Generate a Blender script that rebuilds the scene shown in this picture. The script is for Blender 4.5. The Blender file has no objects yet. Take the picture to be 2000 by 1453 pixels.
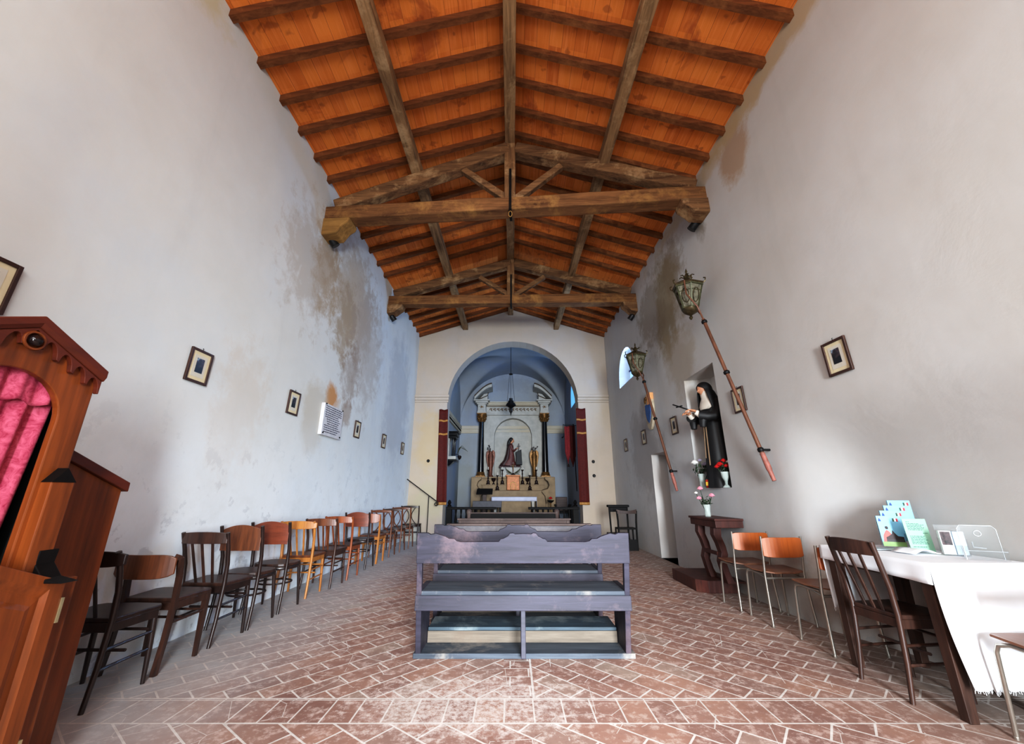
import bpy, bmesh, math, random
from mathutils import Matrix, Vector, Euler
random.seed(7)
SC = bpy.context.scene
COL = SC.collection
PI = math.pi
rad = math.radians

# ------------------------------------------------------------------ mesh builder
class MB:
    def __init__(s): s.v = []; s.f = []
    def add(s, vs, fs, M=None):
        o = len(s.v)
        for p in vs:
            p = Vector(p)
            if M is not None: p = M @ p
            s.v.append(tuple(p))
        for f in fs: s.f.append(tuple(i + o for i in f))
        return s
    def box(s, c, d, rot=None):
        x, y, z = d[0]/2, d[1]/2, d[2]/2
        vs = [(-x,-y,-z),(x,-y,-z),(x,y,-z),(-x,y,-z),(-x,-y,z),(x,-y,z),(x,y,z),(-x,y,z)]
        fs = [(3,2,1,0),(4,5,6,7),(0,1,5,4),(1,2,6,5),(2,3,7,6),(3,0,4,7)]
        M = Matrix.Translation(c)
        if rot is not None: M = M @ Euler(rot).to_matrix().to_4x4()
        return s.add(vs, fs, M)
    def bb(s, x0, x1, y0, y1, z0, z1): return s.box(((x0+x1)/2,(y0+y1)/2,(z0+z1)/2),(abs(x1-x0),abs(y1-y0),abs(z1-z0)))
    def beam(s, p, q, w, h, up=(0,0,1), segs=1, wob=0.0, seed=0):
        p = Vector(p); q = Vector(q); d = (q-p); t = d.normalized(); u = Vector(up)
        a = t.cross(u)
        if a.length < 1e-4: a = t.cross(Vector((0,1,0)))
        a.normalize(); b = a.cross(t)
        rn = random.Random(seed); rings = []
        for i in range(segs+1):
            c = p + d*(i/segs); ww = w*(1+rn.uniform(-wob,wob)); hh = h*(1+rn.uniform(-wob,wob))
            c = c + a*rn.uniform(-wob,wob)*w*.3 + b*rn.uniform(-wob,wob)*h*.3
            rings.append([c-a*ww/2-b*hh/2, c+a*ww/2-b*hh/2, c+a*ww/2+b*hh/2, c-a*ww/2+b*hh/2])
        return s.loft(rings)
    def loft(s, rings, cap=True, ring_closed=True, closed=False):
        n = len(rings[0]); vs = [p for r in rings for p in r]; fs = []
        m = len(rings)
        for i in range(m if closed else m-1):
            i2 = (i+1) % m
            for j in range(n if ring_closed else n-1):
                k = (j+1) % n
                fs.append((i*n+j, i*n+k, i2*n+k, i2*n+j))
        if cap and not closed:
            fs.append(tuple(reversed(range(n)))); fs.append(tuple((m-1)*n+j for j in range(n)))
        return s.add(vs, fs)
    def tube(s, pts, r, n=8, closed=False):
        pts = [Vector(p) for p in pts]; m = len(pts)
        rs = r if isinstance(r,(list,tuple)) else [r]*m
        T = []
        for i in range(m):
            if closed: t = pts[(i+1)%m]-pts[i-1]
            else: t = pts[min(i+1,m-1)]-pts[max(i-1,0)]
            T.append(t.normalized() if t.length > 0 else Vector((0,0,1)))
        ref = Vector((0,0,1)) if abs(T[0].z) < .9 else Vector((1,0,0))
        a = T[0].cross(ref).normalized(); rings = []
        for i in range(m):
            a = (a - T[i]*a.dot(T[i])).normalized(); b = T[i].cross(a)
            rings.append([pts[i]+(a*math.cos(2*PI*k/n)+b*math.sin(2*PI*k/n))*rs[i] for k in range(n)])
        return s.loft(rings, cap=not closed, closed=closed)
    def lathe(s, prof, c=(0,0,0), n=16, M=None, sx=1, sy=1):
        rings = [[(c[0]+r*sx*math.cos(2*PI*k/n), c[1]+r*sy*math.sin(2*PI*k/n), c[2]+z) for k in range(n)] for r, z in prof]
        if M is not None: rings = [[M @ Vector(p) for p in r] for r in rings]
        return s.loft(rings)
    def prism(s, poly, plane, a, b):
        f = {'xy': lambda u,v,w:(u,v,w), 'xz': lambda u,v,w:(u,w,v), 'yz': lambda u,v,w:(w,u,v)}[plane]
        n = len(poly)
        vs = [f(u,v,a) for u,v in poly]+[f(u,v,b) for u,v in poly]
        fs = [tuple(reversed(range(n))), tuple(range(n,2*n))]+[(i,(i+1)%n,n+(i+1)%n,n+i) for i in range(n)]
        return s.add(vs, fs)
    def ball(s, c, r, n=12, m=8, M=None):
        if not isinstance(r,(tuple,list)): r = (r,r,r)
        rings = []
        for i in range(1,m):
            a = PI*i/m
            rings.append([(c[0]+r[0]*math.sin(a)*math.cos(2*PI*k/n), c[1]+r[1]*math.sin(a)*math.sin(2*PI*k/n), c[2]-r[2]*math.cos(a)) for k in range(n)])
        if M is not None: rings = [[M @ Vector(p) for p in q] for q in rings]
        return s.loft(rings)
    def grid(s, fn, nu, nv):
        vs = [fn(i/nu, j/nv) for j in range(nv+1) for i in range(nu+1)]
        fs = [(j*(nu+1)+i, j*(nu+1)+i+1, (j+1)*(nu+1)+i+1, (j+1)*(nu+1)+i) for j in range(nv) for i in range(nu)]
        return s.add(vs, fs)
    def xf(s, M):
        s.v = [tuple(M @ Vector(p)) for p in s.v]; return s
    def build(s, name, mat, parent=None, smooth=0, bevel=0, solid=0):
        me = bpy.data.meshes.new(name); me.from_pydata(s.v, [], s.f)
        bm = bmesh.new(); bm.from_mesh(me); bmesh.ops.recalc_face_normals(bm, faces=bm.faces); bm.to_mesh(me); bm.free()
        if mat is not None: me.materials.append(mat)
        if smooth:
            me.polygons.foreach_set('use_smooth', [True]*len(me.polygons))
            me.set_sharp_from_angle(angle=rad(smooth))
        o = bpy.data.objects.new(name, me); COL.objects.link(o)
        if parent is not None: o.parent = parent
        if solid:
            m = o.modifiers.new('s','SOLIDIFY'); m.thickness = solid
        if bevel:
            m = o.modifiers.new('b','BEVEL'); m.width = bevel; m.segments = 2; m.limit_method = 'ANGLE'; m.angle_limit = rad(50)
        return o

def tag(o, label, cat, group=None):
    o['label'] = label; o['category'] = cat
    if group: o['group'] = group
    return o
def thing(name, label, cat, loc=(0,0,0), rz=0, group=None):
    o = bpy.data.objects.new(name, None); COL.objects.link(o); o.empty_display_size = .1
    o.location = loc; o.rotation_euler = (0,0,rz)
    return tag(o, label, cat, group)
def struct(o): o['kind'] = 'structure'; return o
def copy_tree(o, parent=None):
    c = o.copy(); COL.objects.link(c)
    if parent is not None: c.parent = parent
    for ch in list(o.children): copy_tree(ch, c)
    return c
def cut(o, mb):
    t = mb.build('cutter', None)
    m = o.modifiers.new('c','BOOLEAN'); m.operation = 'DIFFERENCE'; m.solver = 'EXACT'; m.object = t
    dg = bpy.context.evaluated_depsgraph_get(); dg.update()
    me = bpy.data.meshes.new_from_object(o.evaluated_get(dg)); o.modifiers.clear(); o.data = me
    bpy.data.objects.remove(t)

# ------------------------------------------------------------------ material helper
def lin(r,g,b):
    f = lambda c: (c/255/12.92) if c <= 10 else ((c/255+.055)/1.055)**2.4
    return (f(r),f(g),f(b),1)
class G:
    def __init__(s, name, rough=.6, metal=0, spec=.5):
        s.m = bpy.data.materials.new(name); s.m.use_nodes = True; s.t = s.m.node_tree
        s.b = s.t.nodes['Principled BSDF']; s.b.inputs['Roughness'].default_value = rough
        s.b.inputs['Metallic'].default_value = metal; s.b.inputs['Specular IOR Level'].default_value = spec
        s.tc = None
    def n(s, t, **k):
        x = s.t.nodes.new(t)
        for a,v in k.items(): setattr(x,a,v)
        return x
    def l(s, a, b): s.t.links.new(a,b); return s
    def put(s, sock, v):
        if hasattr(v,'is_output'): s.l(v,sock)
        else:
            if isinstance(v,(int,float)) and sock.type in ('RGBA',): v = (v,v,v,1)
            sock.default_value = v
    def co(s, w='Object'):
        if s.tc is None: s.tc = s.n('ShaderNodeTexCoord')
        return s.tc.outputs[w]
    def map(s, vec, loc=(0,0,0), rot=(0,0,0), sc=(1,1,1)):
        x = s.n('ShaderNodeMapping'); s.l(vec,x.inputs[0])
        x.inputs[1].default_value = loc; x.inputs[2].default_value = rot; x.inputs[3].default_value = sc
        return x.outputs[0]
    def noise(s, sc, det=4, vec=None, rough=.55, dist=0):
        x = s.n('ShaderNodeTexNoise'); s.l(vec if vec is not None else s.co(), x.inputs['Vector'])
        x.inputs['Scale'].default_value = sc; x.inputs['Detail'].default_value = det
        x.inputs['Roughness'].default_value = rough; x.inputs['Distortion'].default_value = dist
        return x.outputs[0]
    def vor(s, sc, vec=None, feat='F1', out='Distance'):
        x = s.n('ShaderNodeTexVoronoi', feature=feat); s.l(vec if vec is not None else s.co(), x.inputs['Vector'])
        x.inputs['Scale'].default_value = sc; return x.outputs[out]
    def ramp(s, f, st, interp='LINEAR'):
        x = s.n('ShaderNodeValToRGB'); s.put(x.inputs[0], f); e = x.color_ramp.elements; x.color_ramp.interpolation = interp
        while len(e) < len(st): e.new(.5)
        for i,(p,c) in enumerate(st):
            e[i].position = p; e[i].color = c if isinstance(c,(tuple,list)) else (c,c,c,1)
        return x.outputs[0]
    def mix(s, f, a, b, mode='MIX'):
        x = s.n('ShaderNodeMix', data_type='RGBA', blend_type=mode)
        s.put(x.inputs[0], f); s.put(x.inputs[6], a); s.put(x.inputs[7], b); return x.outputs[2]
    def math(s, op, a, b=0, clamp=False):
        x = s.n('ShaderNodeMath', operation=op); x.use_clamp = clamp
        s.put(x.inputs[0], a); s.put(x.inputs[1], b); return x.outputs[0]
    def sep(s, vec):
        x = s.n('ShaderNodeSeparateXYZ'); s.l(vec, x.inputs[0]); return x.outputs
    def blob(s, c, r, nz, amt=1.0):
        """soft stain around point c (object space), radii r, broken up by the noise nz"""
        v = s.map(s.co(), loc=tuple(-c[i]/r[i] for i in range(3)), sc=tuple(1/q for q in r))
        x = s.n('ShaderNodeVectorMath', operation='LENGTH'); s.l(v, x.inputs[0])
        d = s.math('SUBTRACT', 1.0, x.outputs[1 if len(x.outputs)>1 else 0])
        d = s.math('ADD', d, s.math('MULTIPLY', s.math('SUBTRACT', nz, .5), 2.2))
        d = s.math('MULTIPLY', d, 2.2, True)
        return s.math('MULTIPLY', d, amt)
    def bump(s, h, st=.3, d=.02):
        x = s.n('ShaderNodeBump'); x.inputs['Strength'].default_value = st; x.inputs['Distance'].default_value = d
        s.l(h, x.inputs['Height']); s.l(x.outputs[0], s.b.inputs['Normal']); return s
    def col(s, c): s.put(s.b.inputs['Base Color'], c); return s
    def rough(s, v): s.put(s.b.inputs['Roughness'], v); return s

def plain(name, c, rough=.6, metal=0, var=.12, sc=12, bump=0):
    g = G(name, rough, metal); nz = g.noise(sc,3)
    k = lin(*c); d = tuple(max(0,x*(1-var*1.6)) for x in k[:3])+(1,); u = tuple(min(1,x*(1+var)) for x in k[:3])+(1,)
    g.col(g.ramp(nz,[(.3,d),(.7,u)]))
    if bump: g.bump(nz,bump,.01)
    return g.m

def wood(name, dark, light, axis='z', rough=.55, sc=1.0, worn=None, worn_amt=.5, bump=.25, spec=.4):
    g = G(name, rough, 0, spec)
    k = {'x':(1.2,14,14),'y':(14,1.2,14),'z':(14,14,1.2)}[axis]
    v = g.map(g.co(), sc=tuple(q*sc for q in k))
    a = g.noise(1.0,6,v,.65,.4); b = g.noise(3.5,4,v,.6)
    f = g.math('ADD', g.math('MULTIPLY',a,.7), g.math('MULTIPLY',b,.3))
    c = g.ramp(f,[(.32,lin(*dark)),(.68,lin(*light))])
    if worn:
        w = g.noise(2.3*sc,6,None,.7,.3)
        c = g.mix(g.ramp(w,[(.52,0),(.68,worn_amt)]), c, lin(*worn))
    g.col(c)
    if bump: g.bump(f,bump,.006)
    return g.m

M = {}
# --- plaster
def plaster(name, base, warm, cool, stains, cracks=True, low=None, flake=.5):
    g = G(name, .92, 0, .15)
    n1 = g.noise(.45,5,None,.6); n2 = g.noise(2.2,6,None,.65,.3); n3 = g.noise(9,4)
    c = g.ramp(n1,[(.3,lin(*warm)),(.5,lin(*base)),(.72,lin(*cool))])
    c = g.mix(g.ramp(n2,[(.35,.0),(.75,.28)]), c, lin(*[int(q*.9) for q in base]))
    st = g.noise(1.2,4,g.map(g.co(),sc=(2.2,2.2,.35)),.6)
    c = g.mix(g.ramp(st,[(.55,0),(.8,.22)]), c, lin(*[int(q*.86) for q in warm]))
    nb = g.noise(1.6,7,None,.7,.2); nb2 = g.noise(4.5,6,None,.7,.2)
    for (p,r,colr,amt,fine) in stains:
        c = g.mix(g.blob(p,r,nb2 if fine else nb,amt), c, lin(*colr))
    if low:
        z = g.sep(g.co())[2]
        hgt = g.math('SUBTRACT', 1.0, g.math('DIVIDE', z, low[0]), True)
        hgt = g.math('MULTIPLY', hgt, g.math('ADD', g.math('MULTIPLY', nb, 2.4), -.3, True), True)
        c = g.mix(g.math('MULTIPLY',hgt,low[2]), c, lin(*low[1]))
        pk = g.ramp(nb2,[(.57,0),(.62,1)])
        c = g.mix(g.math('MULTIPLY',g.math('MULTIPLY',pk,hgt),flake), c, lin(150,152,158))
    g.col(c)
    h = g.math('ADD', g.math('MULTIPLY',n2,.6), g.math('ADD',g.math('MULTIPLY',n3,.12), g.math('MULTIPLY',n1,1.2)))
    g.bump(h,.22,.03)
    return g.m
BR=(128,98,66); GR=(128,122,112); OC=(150,118,80)
M['pl_left'] = plaster('plaster_left',(213,215,213),(208,208,203),(205,213,219),[
    ((-2.8,5.3,4.4),(1,.5,.75),(168,144,112),.6,1),((-2.8,5.2,4.9),(1,.4,.6),(150,126,90),.45,1),((-2.8,4.9,4.3),(1,.9,1.0),(176,164,150),.5,1),
    ((-2.8,6.4,4.4),(1,1.3,1.2),(166,146,120),.5,1),((-2.8,6.4,4.4),(1,.9,1.0),(186,170,150),.4,0),((-2.8,6.2,3.9),(1,.5,.8),(156,134,104),.5,1),((-2.8,7.2,3.9),(1,1.0,1.4),(166,154,146),.45,1),((-2.8,6.6,3.2),(1,.5,.6),(150,132,118),.5,1),
    ((-2.8,6.05,2.60),(1,.26,.30),(190,140,92),.95,0),((-2.8,6.6,2.45),(1,.25,.3),(150,128,112),.6,1),
    ((-2.8,5.6,2.2),(1,.45,.6),(186,176,158),.55,0),((-2.8,4.0,2.0),(1,.5,.8),(198,186,172),.4,1),((-2.8,9.5,3.2),(1,1.2,2.0),(150,152,164),.35,0),
    ((-2.8,2.4,5.6),(1,.5,.3),(196,186,140),.6,0)],
    low=(2.2,(240,246,252),1.0),flake=.5)  # bluish white lower band: door daylight painted into the plaster colour
M['pl_right'] = plaster('plaster_right',(200,198,195),(194,190,184),(195,197,199),[
    ((2.8,6.5,4.5),(1,.62,1.15),(142,126,94),.8,0),((2.8,6.1,4.95),(1,.5,.7),(140,122,100),.6,1),((2.8,7.3,4.6),(1,.9,.9),(140,126,108),.6,1),
    ((2.8,5.0,5.25),(1,.22,.5),(128,112,92),.7,0),((2.8,4.0,5.35),(1,.35,.5),(170,140,108),.75,0),((2.8,3.0,5.7),(1,2.0,.22),(176,152,112),.7,0),((2.8,5.0,5.62),(1,2.2,.18),(186,166,132),.6,0),
    ((2.8,6.3,3.3),(1,.7,.7),(166,150,126),.5,0),((2.8,8.5,2.0),(1,1.2,1.2),(150,142,138),.55,0),((2.9,4.6,.25),(1,1.6,.4),(168,160,150),.6,1)],
    low=(.8,(186,178,170),.7),flake=.4)
M['pl_back'] = plaster('plaster_back',(184,170,156),(182,166,146),(178,174,174),[
    ((-2.3,11.2,2.6),(.5,1,1.0),(186,164,128),.6,0),((-2.3,11.2,.9),(.5,1,.6),(176,166,142),.7,0),((0,11.2,6.2),(1.6,1,.5),(184,166,146),.4,0)],low=None)
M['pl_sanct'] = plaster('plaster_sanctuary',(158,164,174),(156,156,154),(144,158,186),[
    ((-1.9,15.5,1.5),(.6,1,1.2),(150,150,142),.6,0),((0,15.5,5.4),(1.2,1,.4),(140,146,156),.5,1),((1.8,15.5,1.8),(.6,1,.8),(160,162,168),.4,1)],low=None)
M['reveal'] = plaster('plaster_reveal',(214,208,202),(210,202,192),(208,206,206),[],low=None)
M['mould'] = plaster('plaster_moulding',(196,186,168),(188,174,150),(192,188,182),[],low=None)
M['stone'] = plain('pale_stone',(186,182,172),.8,0,.12,6,.2)

# --- floor
def floor_mat():
    g = G('terracotta_floor', .75, 0, .25)
    co = g.co(); s = g.sep(co)
    wob = g.noise(1.1,2); 
    wv = g.n('ShaderNodeVectorMath', operation='ADD'); g.l(co, wv.inputs[0])
    dv = g.n('ShaderNodeVectorMath', operation='SCALE'); g.l(g.n('ShaderNodeTexNoise').outputs[1], dv.inputs[0]); dv.inputs['Scale'].default_value = .03
    g.l(dv.outputs[0], wv.inputs[1]); P = wv.outputs[0]
    def brick(vec, w, h, ms, off=.5):
        b = g.n('ShaderNodeTexBrick', offset=off); g.l(vec, b.inputs['Vector'])
        b.inputs['Scale'].default_value = 1; b.inputs['Brick Width'].default_value = w; b.inputs['Row Height'].default_value = h
        b.inputs['Mortar Size'].default_value = ms; b.inputs['Mortar Smooth'].default_value = .15; b.inputs['Bias'].default_value = 0
        b.inputs['Color1'].default_value = (0,0,0,1); b.inputs['Color2'].default_value = (1,1,1,1); b.inputs['Mortar'].default_value = (.5,.5,.5,1)
        return b.outputs[0], b.outputs[1]
    ca, fa = brick(g.map(P, rot=(0,0,rad(-46))), .29,.15,.006)
    cb, fb = brick(g.map(P, loc=(.05,.02,0), rot=(0,0,rad(46))), .29,.15,.006)
    cc, fc = brick(g.map(P, loc=(.03,-2.56,0)), .165,.245,.005, .0)
    cd, fd = brick(g.map(P, loc=(.05,.0,0), rot=(0,0,rad(38))), .36,.18,.006)
    ce, fe = brick(g.map(P, loc=(0,-2.85,0)), .25,.13,.005)
    left = g.math('LESS_THAN', s[0], .12)
    col = g.mix(left, cb, ca); mor = g.mix(left, fb, fa)
    mid = g.math('MULTIPLY', g.math('MULTIPLY', g.math('GREATER_THAN',s[0],-.06), g.math('LESS_THAN',s[0],.14)), g.math('LESS_THAN',s[1],3.4))
    col = g.mix(mid, col, ce); mor = g.mix(mid, mor, fe)
    seam = g.math('LESS_THAN', g.math('ABSOLUTE', g.math('SUBTRACT', s[0], .13)), .007); 
    edge = g.math('GREATER_THAN', s[1], 2.545); near = g.math('LESS_THAN', s[1], 2.805)
    band = g.math('MULTIPLY', edge, near)
    col = g.mix(band, col, cc); mor = g.mix(band, mor, fc)
    fr = g.math('LESS_THAN', s[1], 2.545)
    col = g.mix(fr, col, cd); mor = g.mix(fr, mor, fd)
    for e in (2.545, 2.81):
        mor = g.mix(g.math('LESS_THAN', g.math('ABSOLUTE', g.math('SUBTRACT', s[1], e)), .006), mor, 1.0)
    mor = g.mix(g.math('MULTIPLY',seam,g.math('GREATER_THAN', s[1], 2.81)), mor, 1.0)
    tile = g.ramp(col,[(0,lin(132,100,89)),(.3,lin(152,117,103)),(.6,lin(164,127,109)),(.85,lin(144,114,103)),(1,lin(160,142,128))])
    n1 = g.noise(2.0,6,None,.7); n2 = g.noise(14,6,None,.75); n3 = g.noise(60,3,None,.7)
    tile = g.mix(g.ramp(n1,[(.35,0),(.7,.45)]), tile, lin(160,132,122))
    tile = g.mix(g.ramp(g.noise(.9,6,None,.7,.4),[(.45,0),(.62,.55)]), tile, lin(116,84,78))
    tile = g.mix(g.ramp(n2,[(.50,0),(.60,.5)]), tile, lin(206,186,176))
    tile = g.mix(g.ramp(n2,[(.28,.4),(.4,0)]), tile, lin(104,66,56))
    # worn, limey places
    lime = g.blob((-.25,2.75,0),(.75,.42,2),n2,1.0)
    lime = g.math('MULTIPLY', lime, g.ramp(g.noise(30,6,None,.8),[(.42,0),(.56,1)]))
    tile = g.mix(g.math('MULTIPLY',lime,.7), tile, lin(214,202,196))
    # dusty strip along the left wall, paler grey further in
    dl = g.math('MULTIPLY', g.math('SUBTRACT', -1.35, s[0]), .9, True)
    dl = g.math('MULTIPLY', dl, g.ramp(n1,[(.25,.55),(.6,1)]))
    tile = g.mix(dl, tile, lin(192,192,192))
    dr = g.math('MULTIPLY', g.math('SUBTRACT', s[0], 2.0), .9, True)
    tile = g.mix(g.math('MULTIPLY',dr,g.ramp(n1,[(.3,.4),(.6,.9)])), tile, lin(150,140,132))
    cr = g.vor(3.3, g.map(P,sc=(1,1,0)), 'DISTANCE_TO_EDGE')
    crk = g.math('MULTIPLY', g.math('LESS_THAN', cr, .006), g.math('GREATER_THAN', n1, .5))
    mor2 = g.math('MAXIMUM', mor, g.math('MULTIPLY',crk,.8))
    grout = g.ramp(n2,[(.3,lin(190,180,172)),(.7,lin(222,214,208))])
    tile = g.mix(mor2, tile, grout)
    g.col(tile)
    g.bump(g.math('SUBTRACT', g.math('MULTIPLY',n2,.4), g.math('MULTIPLY',mor2,-.35)), .35, .008)
    return g.m
M['floor'] = floor_mat()

# --- terracotta roof tiles between the rafters
def roof_mat():
    g = G('terracotta_roof_tiles', .85, 0, .2)
    co = g.co(); s = g.sep(co)
    ix = g.math('FLOOR', g.math('DIVIDE', s[0], .155)); iy = g.math('FLOOR', g.math('DIVIDE', g.math('ADD',s[1],.02), .445))
    cb = g.n('ShaderNodeCombineXYZ'); g.l(ix,cb.inputs[0]); g.l(iy,cb.inputs[1])
    w = g.n('ShaderNodeTexWhiteNoise', noise_dimensions='2D'); g.l(cb.outputs[0], w.inputs[0])
    c = g.ramp(w.outputs[0],[(0,lin(196,106,46)),(.35,lin(214,123,54)),(.7,lin(222,133,60)),(1,lin(206,114,48))])
    st = g.noise(1,5,g.map(co,sc=(34,1.3,1)),.7)
    c = g.mix(g.ramp(st,[(.46,0),(.68,.6)]), c, lin(234,146,82))
    c = g.mix(g.ramp(g.noise(1.3,5,None,.65,.5),[(.58,0),(.66,.6)]), c, lin(140,64,34))
    c = g.mix(g.ramp(g.noise(3.0,3,None,.6,.2),[(.62,0),(.66,.45)]), c, lin(118,56,32))
    ln = g.math('FRACT', g.math('DIVIDE', s[0], .155))
    c = g.mix(g.math('MULTIPLY',g.math('LESS_THAN', ln, .03),.6), c, lin(110,52,28))
    g.col(c); g.bump(st,.2,.01)
    return g.m
M['roof'] = roof_mat()
for ax in 'xyz':
    M['timber_'+ax] = wood('old_timber_'+ax,(60,38,24),(142,104,70),ax,.85,1.0,(186,152,112),.7,.6,.2)
M['timber_y'] = wood('weathered_purlin',(84,62,42),(172,136,98),'y',.85,1.0,(204,174,134),.6,.6,.2)
M['timber_dark'] = wood('dark_tie_timber',(66,40,24),(138,96,60),'x',.85,1.0,(166,124,72),.6,.6,.2)
M['rafter'] = wood('rafter_wood',(76,42,22),(134,82,46),'x',.85,1.0,(164,112,66),.5,.3,.2)
M['corbel'] = wood('corbel_wood',(104,74,40),(168,128,74),'x',.9,.7,(120,92,56),.5,.4,.2)
M['bench'] = wood('bench_worn_paint',(24,22,31),(56,52,66),'x',.6,.8,(120,98,100),.5,.3,.4)
M['bench_grey'] = wood('bench_dusty',(40,45,54),(84,90,98),'x',.7,.8,(176,164,150),.5,.3,.3)
M['bench_blue'] = wood('bench_teal',(24,35,43),(62,78,88),'x',.6,.8,(150,160,160),.5,.3,.4)
M['bench_raw'] = wood('bench_raw_plank',(74,66,58),(122,110,98),'x',.8,.8,(96,80,68),.5,.3,.3)
M['pew'] = wood('pew_brown',(50,38,36),(90,72,66),'x',.6,.8,(130,112,104),.4,.3,.4)
M['pew_grey'] = wood('pew_grey',(66,63,68),(104,100,104),'x',.6,.8,(160,150,146),.4,.3,.4)
M['blackwood'] = wood('black_wood',(7,5,5),(18,13,12),'x',.6,1,None,0,.1,.2)
M['chair_dark'] = wood('chair_dark_brown',(32,19,15),(74,46,35),'z',.38,1.5,None,0,.1,.6)
M['chair_black'] = wood('chair_blackish',(22,14,12),(52,33,28),'z',.35,1.5,None,0,.1,.6)
M['chair_brown'] = wood('chair_brown',(66,34,19),(120,68,38),'z',.38,1.5,None,0,.1,.6)
M['chair_orange'] = wood('chair_orange',(98,46,20),(152,80,40),'z',.4,1.5,None,0,.1,.6)
M['chair_blond'] = wood('chair_blond',(136,80,32),(184,122,58),'z',.4,1.5,None,0,.1,.6)
M['chair_red'] = wood('chair_red_panel',(80,36,22),(128,62,38),'x',.36,1.2,None,0,.1,.6)
M['confess'] = wood('confessional_wood',(66,30,9),(144,74,28),'z',.42,.6,(120,50,20),.5,.15,.5)
M['confess_dk'] = wood('confessional_dark',(64,22,10),(104,42,20),'y',.45,.6,None,0,.15,.5)
M['kneeler'] = wood('kneeler_wood',(48,22,18),(82,40,32),'z',.55,1,(110,66,52),.35,.2,.4)
M['ply'] = wood('plywood_orange',(134,62,20),(176,94,38),'z',.4,.7,None,0,.05,.5)
M['ply_seat'] = wood('plywood_seat',(98,62,44),(134,92,70),'y',.35,.7,None,0,.05,.5)
M['table'] = wood('table_wood',(40,24,18),(80,52,40),'z',.5,1.2,None,0,.15,.5)
M['frame'] = plain('frame_wood',(62,36,26),.45,0,.2,20)
M['mat'] = plain('mat_board',(214,200,166),.8,0,.06,6)
M['mount'] = plain('mount_paper',(204,198,184),.8,0,.05,6)
M['iron'] = plain('black_iron',(26,25,26),.5,.6,.2,20)
M['spot'] = plain('spot_black',(24,24,26),.45,.2,.2,20)
M['chrome'] = plain('steel_tube',(186,180,170),.28,.9,.05,20)
M['cloth'] = plain('white_cloth',(244,246,250),.85,0,.03,4)
M['fringe'] = plain('fringe',(236,238,240),.9,0,.04,40)
def fabric(name, dark, light, sc):
    g = G(name,.75,0,.3); v = g.vor(sc); nz = g.noise(sc*1.6,5,None,.7,1.5)
    g.col(g.ramp(nz,[(.35,lin(*dark)),(.62,lin(*light))])); g.bump(nz,.15,.004); return g.m
M['pink'] = fabric('pink_damask',(150,36,66),(202,92,116),14)
M['red'] = fabric('red_velvet',(62,13,10),(88,22,15),18)
M['redlite'] = fabric('rose_banner',(110,30,36),(140,48,52),14)
M['braid'] = plain('gold_braid',(168,120,62),.6,.2,.15,40)
M['gold'] = plain('old_gilding',(122,86,42),.45,.5,.3,18)
M['goldred'] = plain('bronze_gilding',(112,66,48),.5,.3,.3,18)
M['marble'] = plain('white_marble',(206,205,208),.45,0,.08,7)
M['marble_edge'] = plain('marble_edge',(240,234,220),.5,0,.04,7)
M['ink'] = plain('engraved_letters',(84,82,94),.8)
M['blackmarble'] = plain('black_marble',(16,15,18),.22,0,.4,6)
M['altar'] = plain('altar_stucco',(146,124,96),.75,0,.12,5,.1)
M['altar_w'] = plain('altar_white_stucco',(180,176,168),.75,0,.1,5,.1)
M['altar_d'] = plain('altar_dark_line',(78,62,48),.75)
M['candle'] = plain('dark_bronze',(40,22,20),.4,.4,.3,20)
M['tabern'] = plain('tabernacle_gilt',(160,98,56),.5,.25,.2,22)
M['skin'] = plain('painted_skin',(206,146,112),.5,0,.06,10)
M['habit'] = plain('black_habit',(13,12,14),.6,0,.3,8)
M['wimple'] = plain('white_wimple',(214,204,190),.7,0,.06,10)
M['cord'] = plain('rope_cord',(120,96,72),.8)
M['hair'] = plain('dark_hair',(24,18,18),.5)
M['dress'] = plain('painted_dress',(104,56,52),.55,0,.3,14)
M['mantle'] = plain('brown_mantle',(60,32,30),.55,0,.3,14)
M['leaf'] = plain('leaf_green',(34,52,30),.5,0,.3,20)
M['rosepink'] = plain('pink_petals',(232,150,168),.6,0,.15,30)
M['rosered'] = plain('red_petals',(176,22,22),.6,0,.2,30)
M['rosewhite'] = plain('white_petals',(232,230,224),.6,0,.06,30)
M['lilac'] = plain('lilac_petals',(168,160,184),.6,0,.15,30)
M['bpaper'] = plain('blue_print',(128,190,222),.5,0,.08,9)
M['bgrad'] = plain('pale_blue_paper',(196,218,236),.5,0,.05,9)
M['gpaper'] = plain('green_paper',(150,196,170),.6,0,.04,6)
M['gink'] = plain('green_ink',(70,120,104),.7)
M['paper'] = plain('white_paper',(240,242,244),.7,0,.02,6)
M['flagg'] = plain('flag_green',(24,72,50),.6); M['flagr'] = plain('flag_red',(170,34,52),.6); M['navy'] = plain('emblem_blue',(36,66,140),.6)
M['grass'] = plain('printed_grass',(150,190,110),.6)
M['lantern'] = plain('lantern_brass',(86,74,50),.4,.6,.35,25)
M['lantern_g'] = plain('lantern_green',(84,84,60),.5,.3,.3,25)
M['pole'] = wood('pole_red_brown',(70,40,27),(114,72,50),'z',.5,1.5,None,0,.1,.4)
M['poletip'] = plain('pole_pink_paint',(146,88,76),.6,0,.2,25)
M['shield_w'] = plain('shield_plaster',(190,176,152),.7,0,.15,10); M['shield_b'] = plain('shield_blue',(52,92,150),.6,0,.15,12); M['shield_o'] = plain('shield_orange',(222,158,104),.7,0,.08,8)
M['brass'] = plain('hinge_brass',(206,190,150),.3,.8)
M['black'] = plain('dark_void',(6,5,5),.9)
M['flame'] = plain('votive_glass_red',(170,40,20),.3,0,.2,15); M['wax'] = plain('wax',(236,186,70),.5)
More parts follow.
